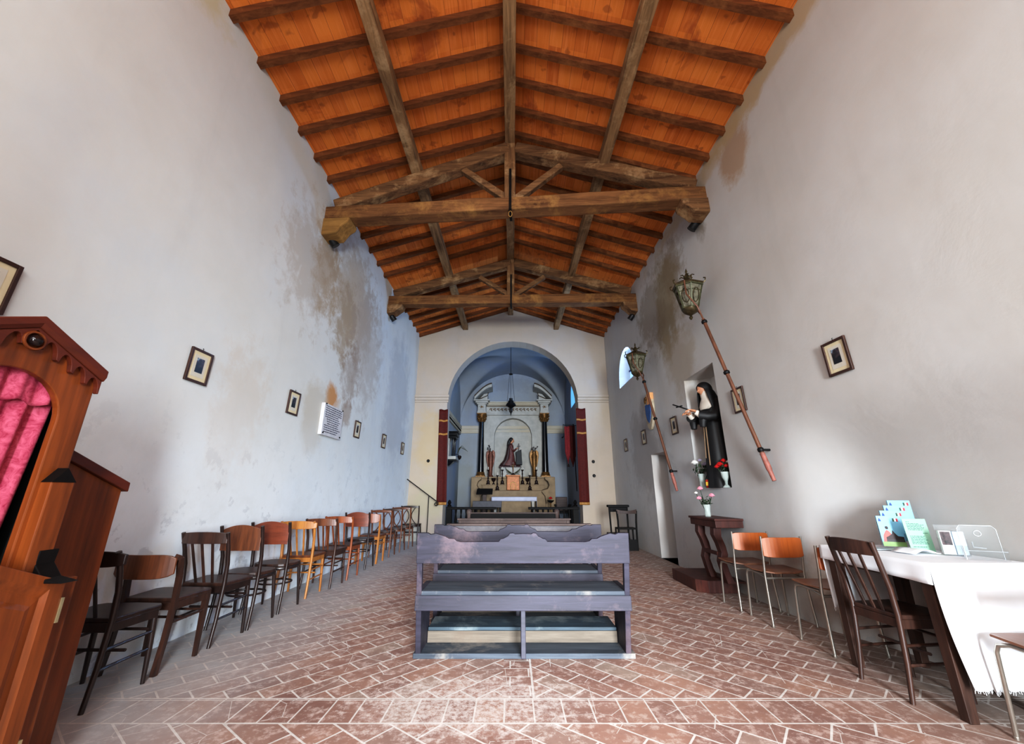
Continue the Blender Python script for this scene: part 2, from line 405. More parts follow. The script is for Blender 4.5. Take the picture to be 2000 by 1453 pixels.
def glass(name, c, a=.16):
    g = G(name,.12,0,.2); g.col(c); g.b.inputs['Alpha'].default_value = a; return g.m
M['acrylic'] = glass('clear_acrylic', (.24,.26,.27,1), .08)
M['vaseglass'] = glass('vase_glass', (.75,.85,.8,1), .35)
M['lglass'] = plain('lantern_pane',(112,108,92),.25,0,.3,30)
def emit(name, c, e):
    g = G(name,.5); g.col(c); g.b.inputs['Emission Color'].default_value = c; g.b.inputs['Emission Strength'].default_value = e; return g.m
def photo_mat():
    g = G('small_photo',.35,0,.4); nz = g.noise(26,4,None,.7); z = g.sep(g.co())[2]
    f = g.math('ADD', g.math('MULTIPLY', z, 5.0), g.math('MULTIPLY', g.math('SUBTRACT',nz,.5), 1.6))
    g.col(g.ramp(f,[(.0,lin(26,26,32)),(.25,lin(70,56,62)),(.34,lin(40,44,52)),(.46,lin(150,168,186)),(1,lin(170,186,200))])); return g.m
M['photo'] = photo_mat()
M['pane'] = emit('daylight_glass',(.35,.6,1.0,1),1.0)
M['pane2'] = emit('daylight_glass_far',(.14,.46,.82,1),1.0)

# ------------------------------------------------------------------ SETTING
XL, XR, YB = -2.82, 2.81, 11.2
H0, H1 = 5.80, 6.72         # roof tile plane at the wall and at the ridge
SLOPE = (H1-H0)/2.82
struct(MB().bb(-3.6,3.7,-2.6,16.2,-.2,0).build('floor', M['floor']))
struct(MB().bb(-3.5,XL,-2.0,16.2,-.2,5.9).build('wall_left', M['pl_left']))
# right wall: old masonry, bulging outwards low down near the entrance
def sm(a,b,x):
    t = max(0,min(1,(x-a)/(b-a))); return t*t*(3-2*t)
def xwall(y,z): return XR + .235*(1-sm(3.35,4.2,y))*(1-sm(1.25,2.05,z))
ys = [-2,0,1,2,2.6,3,3.2,3.35,3.5,3.6,3.7,3.8,3.9,4.0,4.1,4.25,4.6,5.2,6,7,8,9,10,11,16.2]
zs = [-.2,0,.4,.8,1.1,1.25,1.35,1.45,1.55,1.65,1.75,1.85,1.95,2.05,2.4,3,4,5,5.9]
mb = MB()
rings = []
for y in ys:
    rings.append([(xwall(y,z),y,z) for z in zs]+[(3.7,y,5.9),(3.7,y,-.2)])
mb.loft(rings)
wr = struct(mb.build('wall_right', M['pl_right'], smooth=35))
cut(wr, MB().bb(2.5,3.45,7.30,8.09,-.0,1.9))
cut(wr, MB().prism([(2.6,5.24),(3.0,5.24),(3.17,5.32),(3.17,6.02),(3.0,6.16),(2.6,6.24)],'xy',1.235,2.92))
# lunette window opening, splayed
def lun(y0,y1,z0,z1,n=14):
    c = (y0+y1)/2; r = (y1-y0)/2
    return [(y0,z0)]+[(c - r*math.cos(PI*i/n), z0+.12+(z1-z0-.12)*math.sin(PI*i/n)) for i in range(n+1)]+[(y1,z0)]
def splay(poly, x0, poly2, x1):
    b = MB(); b.loft([[(x0,y,z) for y,z in poly],[(x1,y,z) for y,z in poly2]]); return b
cut(wr, splay(lun(8.55,9.95,3.74,4.63), 2.75, lun(8.70,9.80,3.92,4.54), 3.30))
for a in (wr,):
    a.data.materials.append(M['reveal'])
    for p in a.data.polygons:
        c = p.center
        if c.x > XR+.03 and (7.29<c.y<8.1 and -.01<c.z<1.91 or 5.2<c.y<6.3 and 1.2<c.z<2.95 or 8.5<c.y<10 and 3.7<c.z<4.7): p.material_index = 1
w1 = struct(MB().prism(lun(8.66,9.84,3.86,4.57),'yz',3.08,3.10).build('window_1', M['pane']))
fr = MB()
for t in (.33,.66): fr.bb(3.05,3.08,8.70+1.10*t-.015,8.70+1.10*t+.015,3.92,4.48)
fr.bb(3.05,3.08,8.68,9.82,4.18,4.21); fr.bb(3.05,3.08,8.68,9.82,3.88,3.93)
fr.build('window_frame', plain('blue_frame',(34,70,130),.5), w1)
d1 = struct(MB().bb(3.36,3.42,7.28,8.11,0,1.92).build('door_1', M['reveal']))
struct(MB().bb(3.42,3.6,5.0,6.5,1.0,3.1).build('wall_niche_back', M['reveal']))
# arch wall
w = MB().prism([(-2.85,-.2),(2.85,-.2),(2.85,5.85),(0,6.76),(-2.85,5.85)],'xz',YB,YB+.5).build('wall_back', M['pl_back'])
arch = [(-1.86,-.3)]+[(-1.90,-.3)][:0]+[(.02-1.90*math.cos(PI*i/28), 3.72+1.86*math.sin(PI*i/28)) for i in range(29)]+[(1.90,-.3)]
cut(w, MB().prism(arch,'xz',YB-.3,YB+.9)); struct(w)
for i,(a,b) in enumerate([(XL,-1.86),(1.90,XR)]):
    t = MB()
    for (z0,z1,d) in [(3.68,3.74,.035),(3.74,3.82,.06),(3.82,3.90,.09)]: t.bb(a,b+(d*.4 if i==0 else 0),YB-d,YB+.02,z0,z1)
    struct(t.build('trim_%d'%(i+1), M['pl_back'], bevel=.012))
# entrance wall behind the camera, with the open doorway that lets the daylight in
we = MB().prism([(-3.2,-.2),(3.3,-.2),(3.3,5.7),(0,6.80),(-3.2,5.7)],'xz',-2.3,-2.0).build('wall_entrance', M['pl_back'])
cut(we, MB().bb(.05,1.95,-2.5,-1.8,-.1,2.75)); struct(we)
# sanctuary
SX0, SX1, SY1, SZ = -2.05, 2.09, 15.5, 3.78
struct(MB().bb(SX0-.6,SX0,YB+.5,SY1,0,6.2).build('wall_sanctuary_left', M['pl_sanct']))
wsr = struct(MB().bb(SX1,SX1+.6,YB+.5,SY1,0,6.2).build('wall_sanctuary_right', M['pl_sanct']))
def oval(y0,y1,z0,z1,n=18):
    c=(y0+y1)/2; r=(y1-y0)/2
    return [(y0,z0)]+[(c-r*math.cos(PI*i/n), z1-r*1.0+ r*math.sin(PI*i/n)) for i in range(n+1)]+[(y1,z0)]
cut(wsr, splay(oval(12.35,13.78,4.02,4.98),SX1-.1,oval(12.45,13.6,4.1,4.9),SX1+.5))
w2 = struct(MB().prism(oval(12.35,13.78,4.02,4.98),'yz',SX1+.015,SX1+.035).build('window_2', M['pane2']))
struct(MB().bb(SX0-.5,SX1+.5,SY1,SY1+.5,0,6.5).build('wall_sanctuary_back', M['pl_sanct']))
# groin vault
xc = (SX0+SX1)/2; rx = (SX1-SX0)/2; y0v = YB+.48; ycv = (y0v+SY1)/2; ry = (SY1-y0v)/2
def vz(x,y):
    a = math.sqrt(max(0,1-((x-xc)/rx)**2)); b = math.sqrt(max(0,1-((y-ycv)/ry)**2))
    return SZ + 2.06*max(a, b)
v = MB().grid(lambda u,t:(SX0-.02+(rx*2+.04)*(0.5-.5*math.cos(PI*u)), y0v+(SY1+.02-y0v)*(0.5-.5*math.cos(PI*t)), vz(SX0-.02+(rx*2+.04)*(0.5-.5*math.cos(PI*u)), y0v+(SY1+.02-y0v)*(0.5-.5*math.cos(PI*t)))),56,56)
struct(v.build('ceiling_sanctuary', M['pl_sanct'], smooth=40))
for k,(x0,x1,y0,y1) in enumerate([(SX0,SX1,SY1-.07,SY1),(SX0,SX0+.06,YB+.5,SY1),(SX1-.06,SX1,YB+.5,12.2)]):
    t = MB()
    t.bb(x0,x1,y0,y1,3.44,3.52); t.bb(x0,x1 + (.02 if k==1 else 0),y0-(.03 if k==0 else 0),y1,3.56,3.68)
    t.bb(x0,x1,y0+(.02 if k==0 else 0),y1,3.40,3.70)
    struct(t.build('trim_%d'%(k+3), M['mould'], bevel=.01))
fs_ = MB().bb(SX0,SX1,YB+.1,SY1,0,.15); fs_.bb(-1.7,1.75,13.6,SY1,.15,.30)
struct(fs_.build('floor_sanctuary', M['stone']))
# roof: two slopes of terracotta tiles
mb = MB()
for s in (-1,1):
    mb.loft([[(s*x,y,H1-SLOPE*x) for y in (-2.0,YB+.02)]+[(s*x,y,H1-SLOPE*x+.12) for y in (YB+.02,-2.0)] for x in (0,3.3)])
struct(mb.build('ceiling', M['roof']))

# ------------------------------------------------------------------ ROOF TIMBERS
ORD = ['first','second','third','fourth','fifth','sixth','seventh']
bays = [([4.86,4.44,4.01,3.58,3.14,2.69],'front bay, %s from the near truss'),
        ([5.35,5.80,6.25,6.70,7.17,7.63],'middle bay, %s behind the near truss'),
        ([8.45,8.95,9.40,9.85,10.30,10.72,11.10],'rear bay, %s behind the far truss')]
raft = {}
for s, side in ((-1,'left'),(1,'right')):
    b = MB().beam((.025,0,0),(3.02,0,0),.072,.085,segs=10,wob=.08,seed=3+s)
    ang = math.atan(SLOPE)
    b.xf(Matrix.Rotation(ang,4,'Y'))
    if s < 0: b.xf(Matrix.Scale(-1,4,(1,0,0)))
    raft[s] = b.build('rafter', M['rafter'])
    first = True
    for yy, txt in bays:
        for i,y in enumerate(yy):
            o = raft[s] if first else raft[s].copy()
            if not first: COL.objects.link(o)
            first = False
            o.location = (0, y+.05, H1-.046)
            tag(o, 'brown rafter of the %s roof slope, %s' % (side, txt % ORD[i]), 'rafter', 'rafters of the %s slope' % side)
tag(MB().beam((-.02,-1.5,6.49),(-.04,YB,6.53),.16,.17,segs=16,wob=.07,seed=1).build('ridge_beam', M['timber_y'], bevel=.012),'weathered ridge beam running along the peak of the roof','beam')
tag(MB().beam((-1.56,-1.5,6.00),(-1.43,YB,6.035),.15,.17,segs=16,wob=.09,seed=2).build('purlin', M['timber_y'], bevel=.012),'rough cracked purlin under the left roof slope','beam')
tag(MB().beam((1.45,-1.5,6.03),(1.36,YB,6.05),.15,.17,segs=16,wob=.09,seed=5).build('purlin', M['timber_y'], bevel=.012),'rough cracked purlin under the right roof slope','beam')

def truss(label, yl, yr, ztie, hz, corb_l, corb_r, light, seed, hook):
    """king post truss; yl, yr = distance of its left and right end"""
    yc = (yl+yr)/2; t = thing('roof_truss', label, 'roof truss', (0,yc,0), math.atan2(yr-yl,5.64))
    MB().beam((-2.84,0,ztie[0]),(2.84,0,ztie[1]),.24,.22,segs=10,wob=.05,seed=seed).build('tie_beam', M['timber_dark'], t, bevel=.02)
    zp = hz
    for s in (-1,1):
        ze = (ztie[0] if s<0 else ztie[1])+.20
        MB().beam((s*2.72,0,ze-.04),(s*.05,0,zp),.19,.20,segs=8,wob=.06,seed=seed+s+4).build('principal_rafter', M['timber_x'], t, bevel=.018)
        MB().beam((s*.06,-.01,sum(ztie)/2+.13),(s*.76,-.01,zp-.36),.10,.10,segs=3,wob=.05,seed=seed+8).build('strut', M['timber_x'], t, bevel=.01)
    MB().beam((-.03,-.02,sum(ztie)/2-.02 if not hook else sum(ztie)/2+.09),(-.03,-.02,zp+.11),.17,.15,up=(0,1,0),segs=3,wob=.05,seed=seed+2).build('king_post', M['timber_z'], t, bevel=.012)
    for s,(zb,dx) in ((-1,corb_l),(1,corb_r)):
        zt = (ztie[0] if s<0 else ztie[1])-.11
        xw = 2.84
        prof = [(s*xw,zt),(s*(xw-dx),zt),(s*(xw-dx+.02),zt-.07),(s*(xw-dx+.10),zt-.13),(s*(xw-dx+.18),zb+.03),(s*xw,zb)]
        MB().prism(prof,'xz',-.14,.14).build('corbel', M['corbel'] if s<0 and light else M['timber_x'], t, bevel=.02)
    st = MB(); zc = sum(ztie)/2
    st.beam((-.02,-.135,zc-.13),(-.02,-.115,zc+.62),.035,.012,up=(0,1,0))
    st.bb(-.04,.0,-.135,.135,zc-.135,zc-.118)
    st.build('iron_strap', M['iron'], t)
    if hook:
        h = MB(); h.tube([(-.02+.025*math.sin(a),-.10,zc-.19+.05*math.cos(a)) for a in [2*PI*i/14 for i in range(14)]],.007,6,True)
        h.build('hanging_ring', M['corbel'], t, smooth=60)
    return t
truss('nearer roof truss of heavy timber with iron strap and ring on its tie beam',5.10,4.80,(5.22,5.34),6.36,(4.82,.42),(4.98,.40),True,11,True)
truss('farther roof truss of dark timber, in front of the arch wall',8.22,8.14,(5.38,5.40),6.36,(5.04,.36),(5.04,.34),False,31,False)

# ------------------------------------------------------------------ SPOTLIGHTS
def spot(x,y,z,s,label):
    t = thing('spotlight', label, 'spotlight', (x,y,z), 0, 'black spotlights under the truss ends')
    MB().bb(-.02*s-.02,-.02*s+.02,-.03,.03,.02,.09).build('bracket', M['spot'], t)
    b = MB(); Mx = Matrix.Translation((-s*.07,-.02,0)) @ Euler((rad(25),rad(35*s),0)).to_matrix().to_4x4()
    b.lathe([(.035,.08),(.055,.06),(.062,-.05),(.066,-.06),(.058,-.06)],n=14,M=Mx); b.build('housing', M['spot'], t, smooth=40)
    MB().lathe([(.052,-.056),(.052,-.052)],n=14,M=Mx).build('lens', plain('spot_lens',(196,196,190),.2,.2) if 'lens' not in M else M['lens'], t)
M['lens'] = plain('spot_glass',(200,200,194),.2,.2)
spot(XL+.02,5.20,4.83,-1,'black spotlight on the left wall under the near truss')
spot(XL+.02,8.30,5.0,-1,'black spotlight on the left wall under the far truss')
spot(XR-.02,5.02,4.99,1,'black spotlight on the right wall under the near truss')
spot(XR-.02,8.25,5.0,1,'black spotlight on the right wall under the far truss')

# ------------------------------------------------------------------ FRAMED PICTURES, PLAQUE, SHIELD
def picture(side, y, z, label, w=.25, h=.30, roll=0, proto=[None]):
    if proto[0] is None:
        t = thing('framed_picture','','picture')
        b = MB()
        for (x0,x1,z0,z1) in [(-.125,-.103,-.15,.15),(.103,.125,-.15,.15),(-.103,.103,.128,.15),(-.103,.103,-.15,-.128)]: b.bb(x0,x1,-.02,.0,z0,z1)
        b.build('frame', M['frame'], t, bevel=.003)
        MB().bb(-.105,.105,-.010,-.002,-.13,.13).build('mat_board', M['mat'], t)
        MB().bb(-.072,.072,-.0115,-.010,-.098,.098).build('mount', M['mount'], t)
        MB().bb(-.042,.042,-.0135,-.0115,-.058,.072).build('photograph', M['photo'], t)
        MB().tube([(0,-.005,.15),(0,-.008,.166),(0,-.002,.172)],.003,5).build('hanging_hook', M['iron'], t)
        proto[0] = t
    else: t = copy_tree(proto[0])
    rz = PI/2 if side < 0 else -PI/2
    t.location = ((XL+.006) if side < 0 else (xwall(y,z)-.006), y, z); t.rotation_euler = (0, 0, rz)
    t.rotation_euler = (rad(2.0),roll,rz)
    tag(t,label,'picture','small framed pictures on the %s wall' % ('left' if side<0 else 'right'))
picture(-1,1.855,2.254,'framed picture high above the confessional, cut by the left photo edge')
picture(-1,3.36,2.252,'framed picture on the left wall nearest the confessional, fully visible')
picture(-1,4.95,2.273,'framed picture on the left wall just before the marble plaque')
picture(-1,7.13,2.268,'framed picture on the left wall just beyond the marble plaque')
picture(-1,8.68,2.250,'framed picture on the left wall, second beyond the marble plaque')
picture(-1,10.22,2.256,'framed picture on the left wall, last one before the arch wall')
picture(1,3.20,2.290,'framed picture on the right wall above the brochure table')
picture(1,4.74,2.265,'framed picture on the right wall behind the near lantern pole')
picture(1,6.76,2.280,'framed picture on the right wall between niche and far lantern pole')
picture(1,8.38,2.297,'framed picture on the right wall under the blue shield')
picture(1,9.76,2.287,'framed picture on the right wall, last one before the arch wall')

t = thing('marble_plaque','white marble plaque with many engraved lines of writing on left wall','plaque',(XL-.004,6.05,2.22),PI/2)
MB().bb(-.33,.33,-.055,0,-.235,.235).build('slab', M['marble'], t, bevel=.004)
b = MB(); rr = random.Random(4)
for i in range(13):
    z = .20-.032*i; x = -.28+(0.05 if i in (5,6,7,8) else 0)*rr.random()*2
    e = .28 - (rr.random()*.12 if i>3 else 0)
    while x < e:
        wd = rr.uniform(.025,.085); b.bb(x,min(x+wd,e),-.0565,-.055,z-.007,z+.007); x += wd+.012
b.build('inscription', M['ink'], t)
b = MB()
for x in (-.29,.29):
    for z in (-.205,.225): b.lathe([(.012,0),(.012,.01),(.004,.014)],n=10,M=Matrix.Translation((x,-.055,z)) @ Matrix.Rotation(PI/2,4,'X'))
b.build('fixing_studs', M['iron'], t)

t = thing('heraldic_shield','painted oval coat of arms with blue field hanging on right wall','shield',(XR,7.85,2.75),-PI/2)
def egg(w,h,n=24): return [(w*math.sin(2*PI*i/n)*(1-.18*math.cos(2*PI*i/n+PI)), h*math.cos(2*PI*i/n)) for i in range(n)]
MB().prism(egg(.24,.38),'xz',-.05,0).build('board', M['shield_w'], t, bevel=.012)
MB().prism([(-.15,.14),(.15,.14),(.15,-.02),(.10,-.16),(0,-.24),(-.10,-.16),(-.15,-.02)],'xz',-.062,-.05).build('blue_field', M['shield_b'], t)
MB().bb(.02,.22,-.07,-.0,.12,.34).build('orange_tablet', M['shield_o'], t, bevel=.004)
b = MB(); b.ball((-.12,-.06,.24),(.05,.02,.07)); b.ball((-.06,-.06,.27),(.03,.02,.04)); b.build('crest', M['gold'], t, smooth=60)

# ------------------------------------------------------------------ CONFESSIONAL (against the left wall, front towards +x)
C = thing('confessional','orange-brown wooden confessional with gabled top and arched opening at left','confessional',(-1.92,1.462,0))
xb = -.89                                                     # wall plane in local x
hw = .292; GS = .48
def gz(y, top): return top-GS*abs(y)
# upper front with arched opening: local y runs along the wall
n = 20; r = .185; zs_ = 1.46
MB().prism([(-hw,.80),(-hw,gz(hw,1.80)),(0,1.80),(hw,gz(hw,1.80)),(hw,.80)]+[(r,.80)]+[(r*math.cos(PI*i/n), zs_+.175*math.sin(PI*i/n)) for i in range(n+1)]+[(-r,.80)],'yz',-.03,.0).build('arched_front', M['confess'], C, bevel=.005)
for s in (-1,1):
    MB().bb(xb,-.03,s*hw-.012*(1+s),s*hw+.012*(1-s),.1,1.64).build('booth_side', M['confess'], C)
MB().bb(xb,-.03,-hw,hw,.1,.14).build('booth_floor', M['confess'], C)
MB().bb(-.36,-.34,-hw+.025,hw-.025,.14,1.66).build('inner_shade', M['black'], C)  # black sheet painting the shade inside the booth
b = MB()
for s in (-1,1):
    b.bb(-.34,-.035,min(s*(hw-.03),s*(hw-.026)),max(s*(hw-.03),s*(hw-.026)),.14,1.66)
b.bb(-.34,-.035,-hw+.03,hw-.03,1.655,1.66)
b.build('inner_side_shade', M['black'], C)  # same painted shade along the booth sides and top
b = MB()
he = hw+.008
b.loft([[(x,y,z+dz) for x,dz in ((xb,-.05),(.025,-.05),(.035,-.03),(.035,.0),(xb,.0))] for y,z in ((-he,gz(he,1.855)),(0,1.855),(he,gz(he,1.855)))])
b.build('gabled_cornice', M['confess_dk'], C, bevel=.004)
b = MB()
pts = [(-he+.006,gz(he,1.805)),(0,1.805),(he-.006,gz(he,1.805))]; low = []
k = 9; m_ = 12; W = he-.006
for i in range(k):
    ya = W-(2*W)*i/k; yb_ = W-(2*W)*(i+1)/k
    for j in range(m_+1):
        yy = ya+(yb_-ya)*j/m_; q = min(1,max(0,(j/m_-.12)/.76)); low.append((yy,gz(yy,1.855)-.112+.050*math.sin(PI*q)**.38))
b.prism(pts+low,'yz',.0,.022)
b.build('scalloped_valance', M['confess_dk'], C, bevel=.003)
b = MB(); b.lathe([(.0,-.02),(.018,-.012),(.024,.0),(.019,.010),(.006,.018)],n=16,M=Matrix.Translation((.03,-.003,1.748)) @ Matrix.Rotation(PI/2,4,'Y'))
b.build('round_lamp', plain('lamp_bulb_dark',(30,20,20),.08,.1), C, smooth=60)
b = MB(); b.tube([(.023,-.003+.034*math.cos(a),1.748+.034*math.sin(a)) for a in [2*PI*i/20 for i in range(20)]],.006,6,True); b.build('lamp_ring', M['confess'], C, smooth=60)
for s in (-1,1):
    MB().bb(-.02,.045,s*.249-.045,s*.249+.045,.80,1.215).build('pilaster', M['confess'], C, bevel=.005)
    MB().prism([(s*.249-.047,1.212),(s*.249+.047,1.212),(s*.249,1.27)],'yz',.0,.047).build('pointed_capital', M['blackwood'], C)
    MB().prism([(.0,.95),(.05,.95),(.045,.90),(.09,.85),(.17,.832),(.0,.832)],'xz',s*.275-.035,s*.275+.035).build('bracket', M['blackwood'], C, bevel=.003)
    MB().bb(xb,.06,s*.37-.04,s*.37+.04,0,.83).build('lower_post', M['confess'], C, bevel=.005)
MB().bb(xb,.055,-.33,.33,0,.10).build('plinth', M['confess'], C, bevel=.005)
def gdoor(w,zb,zt,gs=.40): return [(-w,zb),(w,zb),(w,zt-gs*w),(0,zt),(-w,zt-gs*w)]
dr = MB().prism(gdoor(.328,.10,.955),'yz',.045,.075).build('half_door', M['confess'], C, bevel=.006)
o_=gdoor(.328,.10,.955); i_=gdoor(.262,.19,.882)
MB().loft([[(.075,y,z) for y,z in o_],[(.100,y,z) for y,z in o_],[(.100,y*.93,z) for y,z in gdoor(.29,.14,.92)],[(.078,y,z) for y,z in i_]],cap=False).build('door_frame', M['confess'], dr, bevel=.003)
MB().loft([[(.078,y,z) for y,z in i_],[(.082,y,z) for y,z in gdoor(.235,.22,.85)],[(.090,y,z) for y,z in gdoor(.215,.24,.83)]]).build('raised_panel', M['confess'], dr)
for z in (.25,.72): MB().bb(.05,.104,.326,.336,z-.045,z+.045).build('hinge', M['brass'], dr)
# low side wings for the penitents, tops sloping away
for s in (-1,1):
    y0 = s*.296; y1 = s*.85
    MB().prism([(y0,0),(y1,0),(y1,1.185),(y0,1.42)],'yz',-.30,-.275).build('side_wing', M['confess'], C, bevel=.004)
    MB().bb(xb,-.30,min(y1-s*.025,y1),max(y1-s*.025,y1),0,1.18).build('wing_end', M['confess'], C, bevel=.004)
    b = MB(); b.loft([[(xb,y,z) ,(-.255,y,z),(-.255,y,z+.05),(xb,y,z+.05)] for y,z in ((y0,1.42),(s*.872,1.175))]); b.build('wing_top', M['confess_dk'], C, bevel=.005)
# curtain: hangs inside the arch
def curtain():
    b = MB()
    def fn(u,v):
        e = .215-.04*v; yc_ = -.24+(e+.24)*u; z = 1.66-.80*v
        f = .012*math.sin(u*34+1.2*v)+.007*math.sin(u*17+2)
        return (-.070+f, yc_, z)
    b.grid(fn,70,24)
    def fv(u,v):
        f = .011*math.sin(u*30+.6)+.005*math.sin(u*53)
        return (-.046+f*.8, -.24+.465*u, 1.665-(.145+.008*math.sin(u*26))*v)
    o = b.build('curtain', M['pink'], None, smooth=80, solid=.003)
    MB().grid(fv,70,6).build('valance', M['pink'], o, smooth=80, solid=.003)
    o.location = (-1.92,1.462,0)
    tag(o,'pink damask curtain with short valance hanging in the confessional arch','curtain')
curtain()

# ------------------------------------------------------------------ CHAIRS
def seat_round(w,d,n=22,p=2.6):
    out=[]
    for i in range(n):
        a=2*PI*i/n; c,s_=math.cos(a),math.sin(a)
        out.append((w*math.copysign(abs(c)**(2/p),c)*(1+.06*s_), d*math.copysign(abs(s_)**(2/p),s_)))
    return out
def make_chair(style, wood_k, back_k, seat_k, label, loc, rz=0, w=.37, h=.83, nsp=4, group='old wooden chairs along the left wall', over=0, rake=.05, dseat=.40):
    t = thing('wooden_chair',label,'chair',loc,rz,group)
    wm, bm_, sm_ = M[wood_k], M[back_k], M[seat_k]
    hw_ = w/2; yr = -.14; yf = .16; zs_ = .45
    square = style == 'wide_panel'
    MB().prism([(x,y+.01) for x,y in seat_round(hw_+.025, dseat/2-.02)] if style in('panel','loop') else
               [(-hw_-.005,yr-.005),(hw_+.005,yr-.005),(hw_+.02,.05),(hw_+.035,yf),(hw_-.0,yf+.04),(0,yf+.055),(-hw_,yf+.04),(-hw_-.035,yf),(-hw_-.02,.05)],'xy',zs_-.022,zs_+.006).build('seat', sm_, t, bevel=.007)
    if style in ('panel','loop'):
        b = MB(); b.tube([(x*.93,y*.93+.01,zs_-.04) for x,y in seat_round(hw_+.025,dseat/2-.02,24)],.017,6,True); b.build('seat_rim', wm, t, smooth=60)
    else:
        b = MB(); b.bb(-hw_,hw_,yr-.01,yr+.012,zs_-.07,zs_-.02); b.bb(-hw_-.01,hw_+.01,yf,yf+.018,zs_-.07,zs_-.02)
        for s in(-1,1): b.beam((s*hw_,yr,zs_-.045),(s*(hw_+.012),yf,zs_-.045),.018,.05)
        b.build('seat_rail', wm, t, bevel=.003)
    for s in (-1,1):
        top = h if style != 'wide_panel' else h-.02
        pts = [(s*hw_*1.0,yr-.05,0),(s*hw_*.985,yr-.02,.2),(s*hw_*.97,yr,zs_),(s*hw_*.99,yr-.012,.6),(s*hw_*1.02,yr-.03-rake*.3,.72),(s*hw_*1.04,yr-.04-rake,top)]
        if square:
            b = MB(); 
            for a_,c_ in zip(pts[:-1],pts[1:]): b.beam(a_,c_,.028,.034,up=(0,1,0))
            b.build('back_post', wm, t)
        else:
            # smooth curve through the points
            MB().tube(pts,[.013,.015,.017,.0165,.016,.0155],8).build('back_post', wm, t, smooth=60)
        fx = s*(hw_+.005)
        if square: MB().loft([[(fx+a*k,yf+c*k,z) for a,c in((-1,-1),(1,-1),(1,1),(-1,1))] for z,k in ((0,.012),(zs_-.02,.019))]).build('leg', wm, t)
        elif style in('panel','loop'):
            MB().tube([(fx*1.0,yf+.03,0),(fx*.98,yf+.012,.12),(fx*.93,yf-.01,.3),(fx*.90,yf-.03,zs_-.02)],[.011,.014,.017,.017],8).build('leg', wm, t, smooth=60)
        else:
            MB().tube([(fx*1.02,yf+.02,0),(fx*1.01,yf+.012,.2),(fx*.97,yf,zs_-.02)],[.012,.016,.018],8).build('leg', wm, t, smooth=60)
    if style in('panel','loop'):
        b = MB(); b.tube([(x*.80,y*.80+.005,.26) for x,y in seat_round(hw_+.02,dseat/2-.02,24,2)],.009,6,True); b.build('stretcher_ring', wm, t, smooth=60)
    else:
        for s in(-1,1):
            b = MB(); 
            for z in ((.19,.29) if style=='spindle' else (.30,)): MB().tube([(s*hw_*.99,yr-.02,z),(s*(hw_+.008),yf+.008,z+.01)],.009,6).build('stretcher', wm, t, smooth=60)
        zz_ = .30 if style!='spindle' else .245
        MB().tube([(-hw_,0,zz_),(hw_,0,zz_)],.009,6).build('stretcher', wm, t, smooth=60)
        MB().tube([(-hw_,yf+.01,.31),(hw_,yf+.01,.31)],.009,6).build('stretcher', wm, t, smooth=60)
    yt = yr-.04-rake
    def curved(z0,z1,yo,wd,th,arch=0,bow=.035,n=14,ends=0):
        rings=[]
        for i in range(n+1):
            u=-1+2*i/n; x=u*wd; y=yo-bow*(1-u*u); zt=z1+arch*(1-u*u); e=1-ends*(abs(u)**6)
            zm=(z0+zt)/2; hh=(zt-z0)/2*e
            rings.append([(x,y-th/2,zm-hh),(x,y+th/2,zm-hh),(x,y+th/2+ (0),zm+hh),(x,y-th/2,zm+hh)])
        return MB().loft(rings)
    if style == 'spindle':
        curved(h-.085,h-.005,yt+.012,hw_*1.05+over,.02,arch=.012,ends=.3 if over else .0).build('top_rail', bm_, t, bevel=.004)
        for i in range(nsp):
            u = -1+2*(i+1)/(nsp+1); x0=u*hw_*.75; x1=u*hw_*.95
            MB().beam((x0,yr+.01,zs_-.01),(x1,yt-.02*(1-u*u),h-.075),.020,.010,up=(0,1,0)).build('spindle', bm_, t, bevel=.002)
    elif style == 'panel':
        curved(h-.215,h-.035,yt+.022,hw_*1.0,.009,arch=.045,bow=.02).build('back_panel', bm_, t, bevel=.002)
    elif style == 'wide_panel':
        curved(h-.155,h,yt-.012,hw_*1.13,.016,arch=.0,bow=.05,ends=.35).build('back_panel', bm_, t, bevel=.005)
    elif style == 'loop':
        curved(h-.045,h-.01,yt+.01,hw_*1.04,.022,arch=.015,bow=.02).build('top_rail', bm_, t, bevel=.006)
        for s in(-1,1):
            pts=[]
            for i in range(13):
                a=i/12; x=s*hw_*(.80-.62*math.sin(PI*min(1,a*1.25))**1.2 if a<.8 else .80-.62*math.sin(PI)**1.2); 
                x=s*hw_*(.85-.70*math.sin(PI*(.08+.84*a))); pts.append((x,yr+(yt-yr)*a+.005-.012*math.sin(PI*a),zs_+(h-.03-zs_)*a))
            MB().tube(pts,.010,6).build('bent_loop', wm, t, smooth=60)
    return t
CX = -2.56
make_chair('spindle','chair_black','chair_black','chair_black','blackish spindle-back chair half hidden behind the confessional',(-2.565,2.82,0),0,.37,.83,3,over=.045)
make_chair('wide_panel','chair_dark','chair_brown','chair_dark','dark chair with low wide curved backrest, square legs, second after the confessional',(-2.575,3.29,0),0,.37,.755)
make_chair('spindle','chair_black','chair_dark','chair_dark','dark spindle-back chair standing between low-backed chair and panel-backed chair',(-2.565,3.79,0),rad(-2),.37,.85,3)
make_chair('panel','chair_black','chair_brown','chair_dark','dark bentwood chair with brown arched back panel, first of two alike',(-2.545,4.21,0),0,.37,.87)
make_chair('panel','chair_black','chair_red','chair_dark','bentwood chair with reddish arched back panel, beside the blond chair',(-2.55,4.69,0),0,.38,.87)
make_chair('spindle','chair_blond','chair_blond','chair_brown','blond wooden chair with slatted back, palest of the row',(-2.58,5.29,0),rad(2),.37,.84,3,over=.03)
make_chair('spindle','chair_dark','chair_brown','chair_dark','brown slat-back chair right behind the blond one',(-2.51,5.77,0),0,.38,.84,4)
